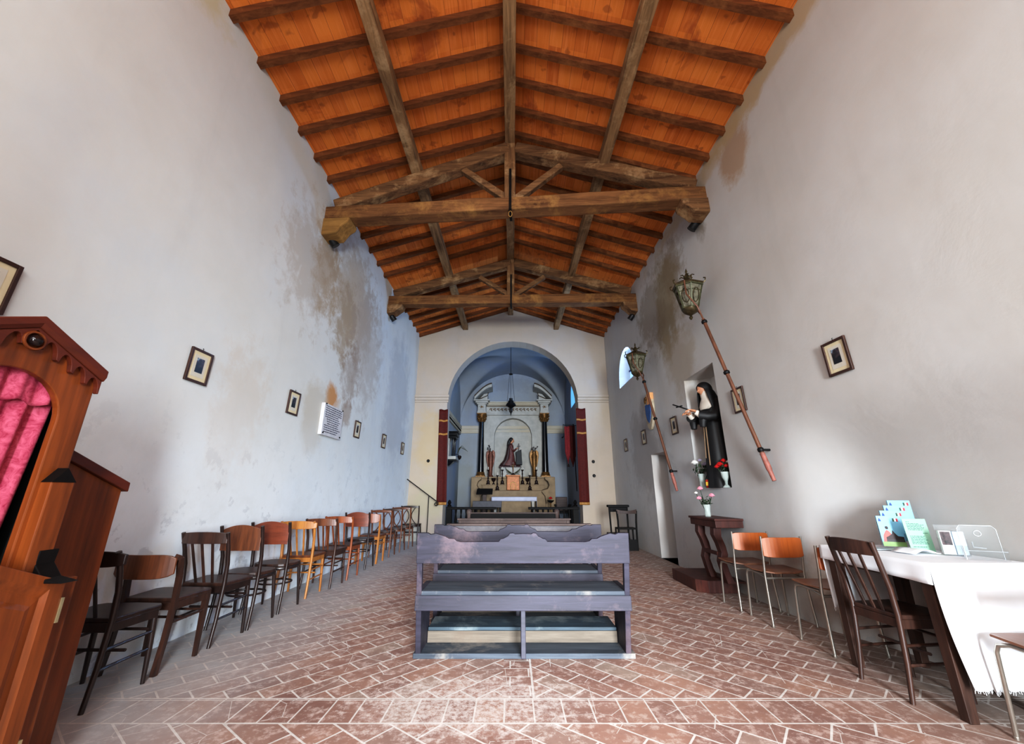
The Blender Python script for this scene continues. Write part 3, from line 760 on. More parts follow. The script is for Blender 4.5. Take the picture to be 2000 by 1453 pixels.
make_chair('spindle','chair_orange','chair_orange','chair_dark','orange-brown slat-back chair, eighth of the row',(-2.50,6.30,0),0,.37,.84,3)
make_chair('panel','chair_black','chair_red','chair_black','black bentwood chair with red-brown panel, behind the orange-brown one',(-2.52,7.06,0),0,.37,.86)
make_chair('wide_panel','chair_blond','chair_orange','chair_brown','light chair with orange panel back, partly hidden mid row',(-2.52,7.62,0),0,.36,.82)
make_chair('loop','chair_brown','chair_brown','chair_dark','bentwood chair with looped back, nearest of the four looped ones',(-2.53,8.34,0),0,.38,.85)
make_chair('loop','chair_brown','chair_dark','chair_dark','bentwood chair with looped back, second of the four looped ones',(-2.50,8.98,0),0,.38,.85)
make_chair('loop','chair_brown','chair_brown','chair_dark','bentwood chair with looped back, third of the four looped ones',(-2.46,9.54,0),0,.38,.86)
make_chair('loop','chair_black','chair_black','chair_black','blackish looped chair at the far end of the left row',(-2.44,10.22,0),0,.40,.87)
# chair drawn up to the table, facing the right wall
make_chair('spindle','chair_dark','chair_dark','chair_dark','dark spindle-back chair drawn up to the white-clothed table',(2.50,2.915,0),-PI/2+rad(3),.33,.87,3,None,rake=.03)

# tubular school chairs
def make_school(label, loc, proto=[None]):
    if proto[0] is None:
        t = thing('school_chair','','chair')
        b = MB()
        n=16; pts=[(-.19,-.17),(-.10,-.19),(.10,-.19),(.19,-.17),(.205,.0),(.20,.15),(.14,.20),(-.14,.20),(-.20,.15),(-.205,.0)]
        b.loft([[(x,y,.435+.02*(abs(x)/.2)**2-(.012 if -.15<y<.1 else 0)) for x,y in pts],[(x,y,.447+.02*(abs(x)/.2)**2-(.012 if -.15<y<.1 else 0)) for x,y in pts]])
        b.build('seat', M['ply_seat'], t, bevel=.003)
        rings=[]
        for i in range(13):
            u=-1+2*i/12; y=-.205-.035*(1-u*u)
            e=.088-.012*abs(u)**8
            rings.append([(u*.19,y-.006,.675-e),(u*.19,y+.006,.675-e),(u*.19,y+.006,.675+e),(u*.19,y-.006,.675+e)])
        MB().loft(rings).build('backrest', M['ply'], t, bevel=.003)
        for s in(-1,1):
            lg=MB().tube([(s*.185,.185,0),(s*.175,.165,.38),(s*.172,.15,.415),(s*.165,.10,.428),(s*.165,-.12,.428)],.011,8).build('leg', M['chrome'], t, smooth=60)
            MB().lathe([(.012,0),(.012,.012),(.011,.014)],(s*.185,.185,0),10).build('foot_cap', M['chrome'], lg)
            bp=MB().tube([(s*.20,-.19,0),(s*.185,-.165,.43),(s*.186,-.19,.60),(s*.19,-.205,.77)],.011,8).build('back_post', M['chrome'], t, smooth=60)
            MB().lathe([(.012,0),(.012,.012),(.011,.014)],(s*.20,-.19,0),10).build('foot_cap', M['chrome'], bp)
            MB().tube([(s*.175,-.15,.40),(s*.168,-.05,.415),(s*.165,.10,.425)],.007,6).build('seat_brace', M['chrome'], t, smooth=60)
        MB().tube([(-.185,-.165,.40),(.185,-.165,.40)],.010,8).build('cross_bar', M['chrome'], t, smooth=60)
        proto[0]=t
    else: t=copy_tree(proto[0])
    t.location=loc; tag(t,label,'chair','orange plywood and steel school chairs')
make_school('plywood school chair with steel legs, next to the kneeler',(2.555,4.77,0))
make_school('plywood school chair with steel legs, between another and the table',(2.575,4.285,0))
make_school('plywood school chair mostly hidden behind the white tablecloth',(2.60,3.605,0))
make_school('plywood school chair cut off by the lower right photo corner',(2.69,2.215,0))

# dark chairs at the far right corner
t = thing('kneeling_chair','black kneeling chair with broad flat top in far right corner','chair',(2.40,9.45,0))
MB().bb(-.24,.24,-.09,.06,.86,.91).build('arm_top', M['blackwood'], t, bevel=.008)
MB().bb(-.21,.21,-.03,-.01,.76,.86).build('back_rail', M['blackwood'], t)
MB().bb(-.21,.21,-.04,.34,.27,.30).build('seat', M['blackwood'], t, bevel=.006)
for s in(-1,1):
    MB().tube([(s*.20,-.10,0),(s*.19,-.04,.3),(s*.195,-.03,.6),(s*.20,-.02,.86)],.02,8).build('back_post', M['blackwood'], t, smooth=60)
    MB().tube([(s*.19,.31,0),(s*.185,.3,.27)],.018,8).build('leg', M['blackwood'], t, smooth=60)
MB().bb(-.2,.2,-.06,-.04,.08,.12).build('stretcher', M['blackwood'], t)
t = thing('kneeling_chair','dark chair with curved brown top rail, before the black kneeling chair',"chair",(2.47,9.02,0))
rings=[]
for i in range(11):
    u=-1+2*i/10; rings.append([(u*.22,-.02-.05*(1-u*u),.74),(u*.22,.0-.05*(1-u*u),.74),(u*.22,.0-.05*(1-u*u),.83-.03*(1-u*u)),(u*.22,-.02-.05*(1-u*u),.83-.03*(1-u*u))])
MB().loft(rings).build('top_rail', M['pew'], t, bevel=.004)
MB().bb(-.2,.2,-.02,.30,.42,.45).build('seat', M['blackwood'], t, bevel=.006)
for s in(-1,1):
    MB().tube([(s*.20,.06,0),(s*.19,.02,.3),(s*.195,-.0,.6),(s*.21,-.01,.80)],.02,8).build('back_post', M['blackwood'], t, smooth=60)
    MB().tube([(s*.19,.29,0),(s*.185,.28,.42)],.018,8).build('leg', M['blackwood'], t, smooth=60)
b=MB(); b.bb(-.2,.2,.04,.28,.10,.14); b.bb(-.2,.2,.02,.04,.0,.22); b.build('foot_board', M['blackwood'], t)

# ------------------------------------------------------------------ BENCHES (facing the altar, backs to the camera)
def scallop_board(hw_, zlo, zmid, zend, th):
    def half():
        # from centre outwards: crest, ogee shoulders, straight, rise to the end
        k = hw_
        return [(0,zend-.005),(.06,zend-.008),(.075,zend+.0),(.10,zend-.002),(.115,zend-.022),(.15,zend-.040),(.17,zmid+.020),(.185,zmid+.002),
                (k-.33,zmid),(k-.30,zmid+.006),(k-.28,zmid+.022),(k-.24,zmid+.024),(k-.21,zmid+.040),(k-.17,zend-.012),(k-.14,zend-.002),(k-.10,zend-.010),(k-.08,zend),(k,zend)]
    r = half(); pts=[(k,zlo) for k in ()]
    poly=[(-x,z) for x,z in reversed(r)]+[(x,z) for x,z in r[1:]]+[(hw_,zlo),(-hw_,zlo)]
    return MB().prism(poly,'xz',-th/2,th/2)
def make_bench(label, loc, hw_=.80, mats=('bench','bench_grey','bench_blue','bench_raw')):
    """local origin: floor below the rear foot; the back leans towards -y"""
    t = thing('church_bench',label,'bench',loc,0)
    a,bg,bb_,br = [M[k] for k in mats]
    o = scallop_board(hw_,-.115,.036,.10,.028); o.xf(Matrix.Translation((0,-.185,.78)) @ Matrix.Rotation(rad(7),4,'X')); o.build('backrest', a, t, bevel=.004)
    for s in(-1,1):
        MB().prism([(-.205,.86),(-.165,.86),(-.075,.47),(.24,.47),(.26,.40),(.28,0),(-.02,0),(-.10,.36)],'yz',s*(hw_-.02)-.02,s*(hw_-.02)+.02).build('side_panel', a, t, bevel=.004)
    MB().bb(-hw_,hw_,-.115,.25,.435,.465).build('seat', bg, t, bevel=.006)
    MB().bb(-hw_-.005,hw_+.005,-.125,-.100,.335,.437).build('seat_rail', a, t, bevel=.004)
    MB().box((.0,-.045,.18),(.035,.10,.32),(rad(-9),0,0)).build('divider', a, t, bevel=.004)
    MB().bb(-hw_-.015,hw_+.03,-.03,.20,.0,.035).build('foot_board', bg, t, bevel=.004)
    MB().bb(-hw_+.045,hw_-.045,.195,.215,.035,.115).build('riser', br, t)
    MB().bb(-hw_+.045,hw_-.045,.20,.50,.115,.14).build('kneeling_board', bb_, t, bevel=.004)
    return t
make_bench('worn purple-grey bench with scalloped back, nearest to the camera',(.083,3.42,0))
make_bench('worn purple-grey bench with scalloped back, directly behind the nearest one',(.055,4.25,0))
def make_pew(label, loc, hw_, ztop, ma, mb_, posts=False):
    t = thing('church_pew',label,'bench',loc,0)
    MB().box((0,0,ztop-.085),(hw_*2,.03,.15),(rad(6),0,0)).build('backrest', M[ma], t, bevel=.004)
    MB().bb(-hw_-.015,hw_+.015,-.05,.035,ztop-.012,ztop+.01).build('top_rail', M[mb_], t, bevel=.005)
    MB().bb(-hw_,hw_,.02,.40,.42,.45).build('seat', M[ma], t, bevel=.005)
    for s in(-1,1):
        MB().prism([(-.03,ztop-.02),(.02,ztop-.02),(.06,.45),(.38,.45),(.40,0),(.0,0)],'yz',s*(hw_-.03)-.018,s*(hw_-.03)+.018).build('side_panel', M[ma], t, bevel=.004)
        if posts: MB().lathe([(.05,0),(.05,.02),(.04,.1),(.04,ztop-.05),(.055,ztop),(.05,ztop+.05),(.02,ztop+.07)],(s*hw_,0,0),12).build('round_post', M[mb_], t, smooth=50)
    MB().bb(-hw_,hw_,-.01,.01,.52,.60).build('lower_rail', M[ma], t)
    return t
make_pew('pale grey pew with brown top rail, third bench from the camera',(.085,4.95,0),.83,.815,'pew_grey','pew')
make_pew('plain brown pew, fourth bench from the camera',(.03,6.2,0),.82,.80,'pew','pew')
make_pew('black pew with round end posts before the altar rail',(.02,8.3,0),.87,.79,'blackwood','pew',True)

# ------------------------------------------------------------------ KNEELER with vase at the right wall
t = thing('prie_dieu','dark red-brown kneeler with shelf and wavy legs by right wall','kneeler',(0,0,0))
MB().prism([(2.29,5.47),(2.40,5.36),(2.78,5.36),(2.78,6.22),(2.29,6.22)],'xy',0,.14).build('kneeling_step', M['kneeler'], t, bevel=.006)
b=MB(); b.bb(2.44,2.79,5.06,5.80,.845,.87); b.bb(2.455,2.79,5.08,5.78,.765,.845); b.build('shelf', M['kneeler'], t, bevel=.004)
for y in (5.22,5.64):
    prof=[(2.47,.765),(2.56,.765),(2.55,.66),(2.585,.56),(2.60,.46),(2.57,.36),(2.60,.24),(2.645,.14),(2.55,.14),(2.52,.26),(2.495,.38),(2.525,.48),(2.50,.58),(2.46,.68)]
    MB().prism(prof,'xz',y-.05,y+.05).build('leg', M['kneeler'], t, bevel=.004)
MB().bb(2.51,2.54,5.26,5.60,.44,.48).build('stretcher', M['kneeler'], t)
MB().bb(2.60,2.78,5.20,5.66,.14,.16).build('foot_rail', M['kneeler'], t)

def petals(b, c, r, n=9, seed=0):
    rn=random.Random(seed)
    b.ball(c,(r*.55,r*.55,r*.6),8,6)
    for k in range(n):
        a=2*PI*k/n+rn.uniform(-.2,.2); up=rn.uniform(-.1,.5)
        Mx=Matrix.Translation((c[0]+r*.5*math.cos(a),c[1]+r*.5*math.sin(a),c[2]+r*.25*up)) @ Matrix.Rotation(a,4,'Z') @ Matrix.Rotation(rad(-45),4,'Y')
        b.ball((0,0,0),(r*.18,r*.42,r*.5),6,5,Mx)
    return b
def leaves(b, c, r, n, seed, sz=.03):
    rn=random.Random(seed)
    for k in range(n):
        d=Vector((rn.gauss(0,1),rn.gauss(0,1),rn.gauss(0,.8))); d.normalize(); p=Vector(c)+Vector((d.x*r[0],d.y*r[1],d.z*r[2]))*rn.uniform(.4,1)
        Mx=Matrix.Translation(p) @ Euler((rn.uniform(0,6),rn.uniform(0,6),rn.uniform(0,6))).to_matrix().to_4x4()
        b.add([(-sz,0,0),(0,-sz*.45,sz*.15),(sz,0,0),(0,sz*.45,sz*.15)],[(0,1,2,3)],Mx)
def bouquet(name,label,loc,vase_prof,flowers,leaf_c,leaf_r,nleaf,vmat,seed,flat=None):
    t=thing(name,label,'flower vase',loc)
    MB().lathe(vase_prof,n=16).build('vase', M[vmat], t, smooth=50)
    top=vase_prof[-1][1]
    lb=MB(); leaves(lb,leaf_c,leaf_r,nleaf,seed); lb.build('leaves', M['leaf'], t)
    st=MB()
    for i,(p,r,m) in enumerate(flowers):
        st.tube([(0,0,top*.2),(p[0]*.4,p[1]*.4,top+.4*(p[2]-top)),(p[0],p[1],p[2]-.01)],.004,5)
        petals(MB(),p,r,9,seed+i).build('flower', M[m], t, smooth=60)
    st.build('stems', M['leaf'], t)
    return t
GV=[(.035,0),(.037,.01),(.036,.08),(.048,.15),(.046,.15),(.034,.085),(.032,.015)]
bouquet('flower_vase','glass vase with three pink roses standing on the kneeler shelf',(2.60,5.55,.871),GV,
        [((-.05,.02,.36),.045,'rosepink'),((.06,-.05,.27),.045,'rosepink'),((-.09,.0,.235),.04,'rosepink'),((-.10,.05,.30),.03,'rosewhite')],(0,0,.19),(.07,.06,.07),34,'vaseglass',3)

# ------------------------------------------------------------------ STATUE IN THE NICHE
def ellipse_rings(spec,n=28,fold=0,nf=9):
    out=[]
    for (z,rx_,ry_,yc_) in spec:
        f = fold*max(0,1-z/1.2)
        out.append([((rx_*(1+f*math.sin(nf*2*PI*k/n)*.5))*math.cos(2*PI*k/n), yc_+ry_*(1+f*math.sin(nf*2*PI*k/n+1)*.5)*math.sin(2*PI*k/n), z) for k in range(n)])
    return out
def head_mesh(c, r):
    """small human head, face towards +y"""
    b=MB(); n,m=20,16; rings=[]
    for i in range(1,m):
        a=PI*i/m; ring=[]
        for k in range(n):
            q=2*PI*k/n; x=math.sin(a)*math.cos(q); y=math.sin(a)*math.sin(q); z=-math.cos(a)
            jaw = 1-.28*max(0,-z)**1.3
            X=x*r*.80*jaw; Y=y*r*.98*(1-.12*max(0,-z)); Z=z*r*1.25
            if y>0:
                fx=x; fz=z
                Y += r*.30*math.exp(-((fx/.16)**2+((fz+.12)/.20)**2))          # nose
                Y -= r*.10*(math.exp(-(((fx-.36)/.17)**2+((fz-.10)/.13)**2))+math.exp(-(((fx+.36)/.17)**2+((fz-.10)/.13)**2)))   # eyes
                Y += r*.09*math.exp(-((fx/.3)**2+((fz+.50)/.09)**2))           # lips
                Y -= r*.05*math.exp(-((fx/.3)**2+((fz+.42)/.05)**2))
                Y += r*.10*math.exp(-((fx/.25)**2+((fz+.78)/.14)**2))          # chin
            ring.append((c[0]+X,c[1]+Y,c[2]+Z))
        rings.append(ring)
    b.loft(rings)
    for s in(-1,1): b.ball((c[0]+s*r*.78,c[1]-.05*r,c[2]),(r*.1,r*.2,r*.28),6,6)
    b.lathe([(r*.48,-r*1.9),(r*.42,-r*1.2),(r*.45,-r*.7)],(c[0],c[1]-r*.15,c[2]),12)
    return b
def hand_mesh(wrist, direction, up, L, mirror=1):
    """palm with four unequal curled fingers and a thumb leaving the side of the palm"""
    d=Vector(direction).normalized(); u=Vector(up); u=(u-d*u.dot(d)).normalized(); sd=d.cross(u)*mirror; w=Vector(wrist); b=MB()
    rings=[]
    for f,hw2,th in ((0,.20,.15),(.2,.24,.15),(.38,.26,.13),(.5,.25,.10)):
        c=w+d*L*f; rings.append([c+sd*L*hw2*math.cos(q)+u*L*th*.75*math.sin(q) for q in [2*PI*k/10 for k in range(10)]])
    b.loft(rings)
    for i,(off,ln) in enumerate(((-.18,.40),(-.06,.48),(.06,.45),(.18,.34))):
        p0=w+d*L*.46+sd*L*off; p1=p0+d*L*ln*.45-u*L*.03; p2=p1+d*L*ln*.30-u*L*.11; p3=p2+d*L*ln*.15-u*L*.14
        b.tube([p0,p1,p2,p3],[L*.058,L*.055,L*.05,L*.04],7)
    p0=w+d*L*.14-sd*L*.20; p1=p0+d*L*.16-sd*L*.12-u*L*.06; p2=p1+d*L*.16+sd*L*.03-u*L*.10
    b.tube([p0,p1,p2],[L*.075,L*.065,L*.05],7)
    return b
ST=(2.91,5.66,1.236)
t=thing('nun_statue','painted statue of a nun in black habit standing in wall niche','statue',ST,PI/2+rad(8))
MB().loft(ellipse_rings([(0,.215,.19,-.01),(.04,.21,.185,-.01),(.25,.19,.165,-.01),(.5,.175,.15,-.01),(.8,.155,.13,0),(.92,.15,.125,0),(1.05,.165,.13,.0),(1.15,.175,.12,-.01),(1.22,.155,.10,-.015),(1.27,.10,.075,-.01),(1.30,.055,.055,0)],36,.16,9)).build('habit', M['habit'], t, smooth=70)
for s in(-1,1):
    b=MB(); b.tube([(s*.15,-.01,1.20),(s*.19,.03,1.08),(s*.20,.09,.96),(s*.16,.19,.965),(s*.10,.265,.985)],[.055,.06,.066,.068,.075],12)
    b.tube([(s*.14,.20,.97),(s*.115,.235,.90),(s*.11,.24,.82)],[.05,.055,.04],10); b.build('sleeve', M['habit'], t, smooth=70)
b=MB(); b.tube([(-.02,.135,.95),(-.03,.15,.7),(-.035,.165,.3)],.009,6); b.tube([(.02,.135,.95),(.03,.15,.65),(.035,.165,.4)],.007,6); b.build('rope_belt', M['cord'], t, smooth=60)
hd=head_mesh((0,.075,1.395),.082); hd.xf(Matrix.Translation((0,.075,1.35)) @ Matrix.Rotation(rad(-16),4,'X') @ Matrix.Translation((0,-.075,-1.35))); hd.build('head', M['skin'], t, smooth=70)
# wimple collar
b=MB(); b.loft(ellipse_rings([(1.09,.12,.12,.03),(1.14,.165,.132,.015),(1.20,.155,.118,.01),(1.26,.10,.09,.025),(1.32,.078,.085,.045),(1.36,.078,.085,.055)],24)); b.build('collar', M['wimple'], t, smooth=70)
# veil: shell over the head falling behind the shoulders
def veil(u,v):
    half = 180 if v < .30 else 180-62*sm(.30,.46,v)
    th = rad(-90) + rad(half)*(2*u-1)
    if v < .46:
        k = v/.46; q = k*PI/2; Rx = .098*math.sin(q)+.002; z = 1.512-.125*(1-math.cos(q)); cy = .062
        fr_ = 1.22 if math.sin(th) > 0 else 1.15
        return (Rx*math.cos(th), cy+Rx*fr_*math.sin(th), z)
    k = (v-.46)/.54; Rx = .10+.10*k**.7; z = 1.387-.37*k
    return (Rx*math.cos(th), .062-.055*k+Rx*(1.15-.40*k)*math.sin(th), z)
MB().grid(veil,40,24).build('veil', M['habit'], t, smooth=80, solid=.012)
b=MB()
bh=hand_mesh((.075,.30,1.03),(-.25,.9,.15),(0,0,1),.15,1); bh.build('hand', M['skin'], t, smooth=60)
bh=hand_mesh((-.085,.31,1.05),(.2,.95,.2),(0,0,1),.15,-1); bh.build('hand', M['skin'], t, smooth=60)
for s in(-1,1): MB().tube([(s*.10,.25,.995),(s*.082,.31,1.035)],[.05,.036],10).build('white_cuff', M['wimple'], t, smooth=60)
t=thing('crucifix','thin black crucifix held out in the hands of the nun statue','crucifix',ST,PI/2+rad(8))
b=MB(); b.beam((0,.26,1.055),(-.01,.60,1.15),.022,.014); b.beam((-.075,.50,1.122),(.07,.50,1.128),.022,.014); b.build('cross', M['iron'], t, bevel=.003)
bouquet('flower_vase','vase of white and lilac flowers on niche sill left of nun statue',(2.79,5.98,1.236),[(.045,0),(.045,.02),(.04,.1),(.055,.2),(.052,.2),(.035,.1),(.03,.02)],
        [((-.07,.03,.37),.06,'rosewhite'),((.06,-.02,.34),.05,'lilac'),((.10,-.06,.30),.04,'lilac'),((.0,.0,.40),.035,'lilac'),((.12,-.1,.36),.03,'rosewhite')],(0,0,.27),(.14,.12,.09),70,'vaseglass',8)
bouquet('flower_vase','tall glass of red flowers on niche sill before nun statue',(2.81,5.36,1.236),[(.05,0),(.045,.01),(.015,.04),(.02,.08),(.045,.13),(.055,.2),(.05,.2),(.04,.14),(.01,.09)],
        [((-.04,.02,.30),.055,'rosered'),((.03,-.02,.28),.05,'rosered'),((.02,.03,.35),.045,'rosered'),((.07,.0,.33),.04,'rosewhite'),((-.08,.03,.27),.04,'rosered')],(0,0,.27),(.09,.08,.06),30,'vaseglass',12)
t=thing('votive_candle','red glass votive candle with yellow glow on the niche sill','candle',(2.755,5.74,1.236))
MB().lathe([(.028,0),(.032,.02),(.034,.11),(.030,.11),(.028,.02)],n=14).build('glass', M['flame'], t, smooth=50)
MB().lathe([(.026,.02),(.026,.085)],n=12).build('wax', M['wax'], t, smooth=50)
MB().lathe([(.0345,.03),(.0348,.08)],n=14).build('yellow_band', M['wax'], t, smooth=50)

# ------------------------------------------------------------------ PROCESSIONAL LANTERNS
def lantern(label, foot, fork, head, scale):
    """foot and fork are the two ends of the pole, head the centre of the lantern"""
    t=thing('processional_lantern',label,'lantern',(0,0,0))
    f=Vector(foot); k=Vector(fork); d=(k-f); L=d.length; d.normalize()
    MB().tube([f+d*.12,k],.022,10).build('pole', M['pole'], t, smooth=60)
    MB().tube([f,f+d*.10,f+d*.13,f+d*.30],[.020,.024,.030,.026],10).build('pole_foot', M['poletip'], t, smooth=60)
    def ring(p,r=.036):
        Q=d.to_track_quat('Z','Y').to_matrix().to_4x4(); return MB().lathe([(.022,-.025),(r,-.012),(r,.012),(.022,.025)],n=14,M=Matrix.Translation(p) @ Q)
    for s_ in (.98,.62,.16): ring(f+d*L*s_, .036 if s_>.3 else .032).build('collar', M['iron'], t, smooth=50)
    h=Vector(head); S=scale
    # fork: U shape gripping the lantern body left and right
    sdv=Vector((.55,.83,0)).normalized()*.205*S
    b=MB(); lo=k+(h-k)*.0; mid=h+Vector((0,0,-.30*S))
    for s in(-1,1):
        pts=[k,k+d*.06+sdv*s*.25,k+d*.14+sdv*s*.7,h+sdv*s*1.02+Vector((0,0,-.05*S)),h+sdv*s*1.05+Vector((0,0,.15*S))]
        b.tube(pts,.011,6)
    b.build('fork', M['pole'], t, smooth=60)
    Mx=Matrix.Translation(h) @ Matrix.Rotation(rad(4),4,'X') @ Matrix.Rotation(rad(18),4,'Z') @ Matrix.Scale(S,4)
    def hexr(r,z): return [Mx @ Vector((r*math.cos(PI/3*i),r*math.sin(PI/3*i),z)) for i in range(6)]
    body=MB().loft([hexr(.105,-.17),hexr(.185,.13)]).build('glass_body', M['lglass'], t)
    b=MB()
    for i in range(6): b.beam(hexr(.108,-.18)[i],hexr(.190,.14)[i],.016*S,.016*S)
    for r,z,w_ in((.108,-.175,.02),(.192,.135,.024),(.165,.05,.010)):
        q=hexr(r,z)
        for i in range(6): b.beam(q[i],q[(i+1)%6],w_*S,w_*S)
    b.build('frame_ribs', M['lantern_g'], body)
    b=MB()
    for i in range(6):
        a=PI/3*(i+.5); c_,s_=math.cos(a),math.sin(a)
        for q0,q1 in ((0.0,1.0),):
            pts=[]
            for j in range(14):
                th=2*PI*j/14; z=-.02+.095*math.sin(th); r=(.105+(.08)*((z+.17)/.30))*.872+.006; o=.048*math.cos(th)
                pts.append(Mx @ Vector((r*c_-o*s_, r*s_+o*c_, z)))
            b.tube(pts,.006*S,5,True)
    b.build('oval_grilles', M['lantern'], body, smooth=60)
    b=MB(); b.loft([hexr(.205,.14),hexr(.215,.165),hexr(.17,.19),hexr(.085,.235),hexr(.05,.25)])
    b.build('crown', M['lantern'], t)
    b=MB()
    for i in range(6):
        p=hexr(.205,.15)[i]; o=(p-h); o.z=0; o.normalize()
        b.tube([p,p+o*.03*S+Vector((0,0,.02*S)),p+o*.035*S+Vector((0,0,.06*S)),p+o*.01*S+Vector((0,0,.07*S))],.009*S,5)
    b.build('crown_scrolls', M['lantern'], t, smooth=60)
    b=MB(); b.lathe([(.05,.25),(.03,.28),(.045,.30),(.02,.33),(.008,.36),(.018,.375),(.012,.39),(.004,.42)],n=12,M=Mx)
    for i in range(6):
        a=PI/3*i; b.tube([Mx @ Vector((.03*math.cos(a),.03*math.sin(a),.28)),Mx @ Vector((.075*math.cos(a),.075*math.sin(a),.315)),Mx @ Vector((.10*math.cos(a),.10*math.sin(a),.30))],.008*S,5)
    b.build('finial', M['lantern'], t, smooth=50)
    b=MB(); b.lathe([(.112,-.18),(.105,-.21),(.075,-.245),(.03,-.27),(.012,-.285),(.026,-.31),(.012,-.335),(.002,-.345)],n=12,M=Mx); b.build('pendant', M['lantern'], t, smooth=50)
    p=f+d*L*.16
    MB().tube([p,p+Vector((.0,.0,0)),(xwall(p.y,p.z)+.02,p.y,p.z)],.012,8).build('wall_bracket', M['iron'], t, smooth=60)
    return t
lantern('tall processional lantern on leaning pole, nearer of two on right wall',(2.75,4.28,1.29),(2.50,4.72,3.34),(2.46,4.93,3.78),1.0)
lantern('processional lantern on leaning pole, farther one beside the window',(2.75,6.85,1.20),(2.50,7.20,3.22),(2.46,7.40,3.62),1.0)

# ------------------------------------------------------------------ TABLE WITH CLOTH AND BROCHURES
t=thing('table','dark wooden table under a white cloth by the right wall','table',(0,0,0))
MB().bb(2.42,2.98,2.52,3.335,.745,.775).build('tabletop', M['table'], t)
b=MB(); b.bb(2.435,2.46,2.56,3.31,.66,.745); b.bb(2.935,2.96,2.56,3.31,.66,.745); b.bb(2.46,2.94,2.55,2.575,.66,.745); b.bb(2.46,2.94,3.28,3.305,.66,.745); b.build('apron', M['table'], t)
for x,y in ((2.445,2.555),(2.445,3.26),(2.90,2.60),(2.90,3.26)):
    MB().loft([[(x+a*k,y+c*k,z) for a,c in((-1,-1),(1,-1),(1,1),(-1,1))] for z,k in((0,.026),(.12,.028),(.70,.034),(.745,.034))]).build('leg', M['table'], t, bevel=.003)
# cloth: top sheet plus drops; long at both ends, short along the front
b=MB()
def rag(y): return .012*math.sin(y*37)+.008*math.sin(y*71+1)
b.bb(2.405,2.995,2.50,3.345,.776,.782)
b.grid(lambda u,v:(2.405-.004*math.sin(u*26)*v-.004*v, 2.50+.845*u, .782-(.095+.02*(1-u))*v),30,4)        # front drop towards the nave
def near(u,v):
    x=2.405+.59*u; return (x+.028*v*(1-u)-.02*math.sin(PI*v)*(1-u), 2.50-.012*v-.016*v*math.sin(u*15)-.02*v, .782-(.60+rag(u)*.6+.02*u)*v)
b.grid(near,34,14)
def far(u,v):
    x=2.405+.59*u; return (x+.0*v+.03*v*(1-u), 3.345+.008*v+.010*v*math.sin(u*17+1), .782-(.43+rag(u))*v)
b.grid(far,34,12)
o=b.build('tablecloth', M['cloth'], None, smooth=50, solid=.004)
tag(o,'white tablecloth with frayed hem draped over the table at right','tablecloth')
b=MB(); rn=random.Random(3)
for i in range(60):
    u=i/59; p=near(u,1); b.tube([p,(p[0]+rn.uniform(-.006,.006),p[1],p[2]-rn.uniform(.008,.02))],.0015,4)
    p=far(u,1); b.tube([p,(p[0]+rn.uniform(-.006,.006),p[1],p[2]-rn.uniform(.008,.02))],.0015,4)
b.build('frayed_hem', M['fringe'], o)
ZT=.787
# brochure rack: four tiers of clear acrylic, each holding blue brochures
RZ=rad(-24)
rk=thing('brochure_rack','clear four-tier acrylic rack standing on the white tablecloth','brochure rack',(2.765,3.09,ZT),RZ)
for i in range(4):
    b=MB(); y=.0+.047*i; z=.012+.036*i; x=.045*i
    b.bb(-.072+x,.072+x,y+.006,y+.009,z,z+.10 if i else z+.16); b.bb(-.072+x,.072+x,y-.026,y-.023,z,z+.05); b.bb(-.072+x,.072+x,y-.026,y+.009,z-.003,z)
    for s in(-1,1): b.bb(s*.072+x-.0015,s*.072+x+.0015,y-.026,y+.009,z,z+.09)
    b.build('tier', M['acrylic'], rk)
b=MB(); b.prism([(-.02,0),(.12,0),(.12,.25),(.09,.25)],'yz',.206,.209); b.build('side_plate', M['acrylic'], rk)
names=['lowest','second lowest','second highest','highest']
for i in range(4):
    t=thing('brochure','blue brochure with flag emblem in the %s tier of the rack'%names[i],'brochure',(0,0,0),0,'blue brochures in the acrylic rack')
    loc=Matrix.Translation((2.765,3.09,ZT)) @ Matrix.Rotation(RZ,4,'Z') @ Vector((.045*i,-.012+.047*i,.014+.036*i))
    t.location=loc; t.rotation_euler=(rad(-5),0,RZ)
    MB().bb(-.066,.066,-.008,.008,0,.205).build('booklet', M['bpaper'], t)
    b=MB(); b.bb(.024,.034,-.0095,-.008,.168,.190); b.build('flag_green', M['flagg'], t)
    MB().bb(.034,.044,-.0095,-.008,.168,.190).build('flag_white', M['paper'], t)
    MB().bb(.044,.055,-.0095,-.008,.168,.190).build('flag_red', M['flagr'], t)
    b=MB(); b.prism([(-.058,.168),(-.042,.168),(-.044,.180),(-.050,.192),(-.056,.180)],'xz',-.0095,-.008); b.build('emblem', M['navy'], t)
    if i==0:
        b=MB(); b.prism([(-.058,.03),(-.05,.075),(-.035,.10),(-.025,.11),(-.012,.10),(.0,.075),(.012,.03)],'xz',-.0092,-.008); b.build('figure_print', plain('print_pink',(190,96,90),.6), t)
        b=MB(); b.prism([(-.04,.03),(-.038,.06),(-.02,.07),(.0,.085),(.006,.11),(.016,.09),(.03,.07),(.062,.065),(.062,.03)],'xz',-.0096,-.008); b.ball((-.022,-.0092,.125),(.009,.002,.012),8,6); b.build('dark_print', plain('print_dark',(52,34,34),.6), t)
        MB().bb(-.066,.066,-.0095,-.008,0,.03).build('grass_print', M['grass'], t)
t=thing('leaflet','pale green printed leaflet standing upright beside the brochure rack','leaflet',(2.80,2.915,ZT),rad(-14))
t.rotation_euler=(rad(-6),0,rad(-14))
MB().bb(-.068,.068,0,.003,0,.21).build('sheet', M['gpaper'], t)
b=MB(); rr=random.Random(9)
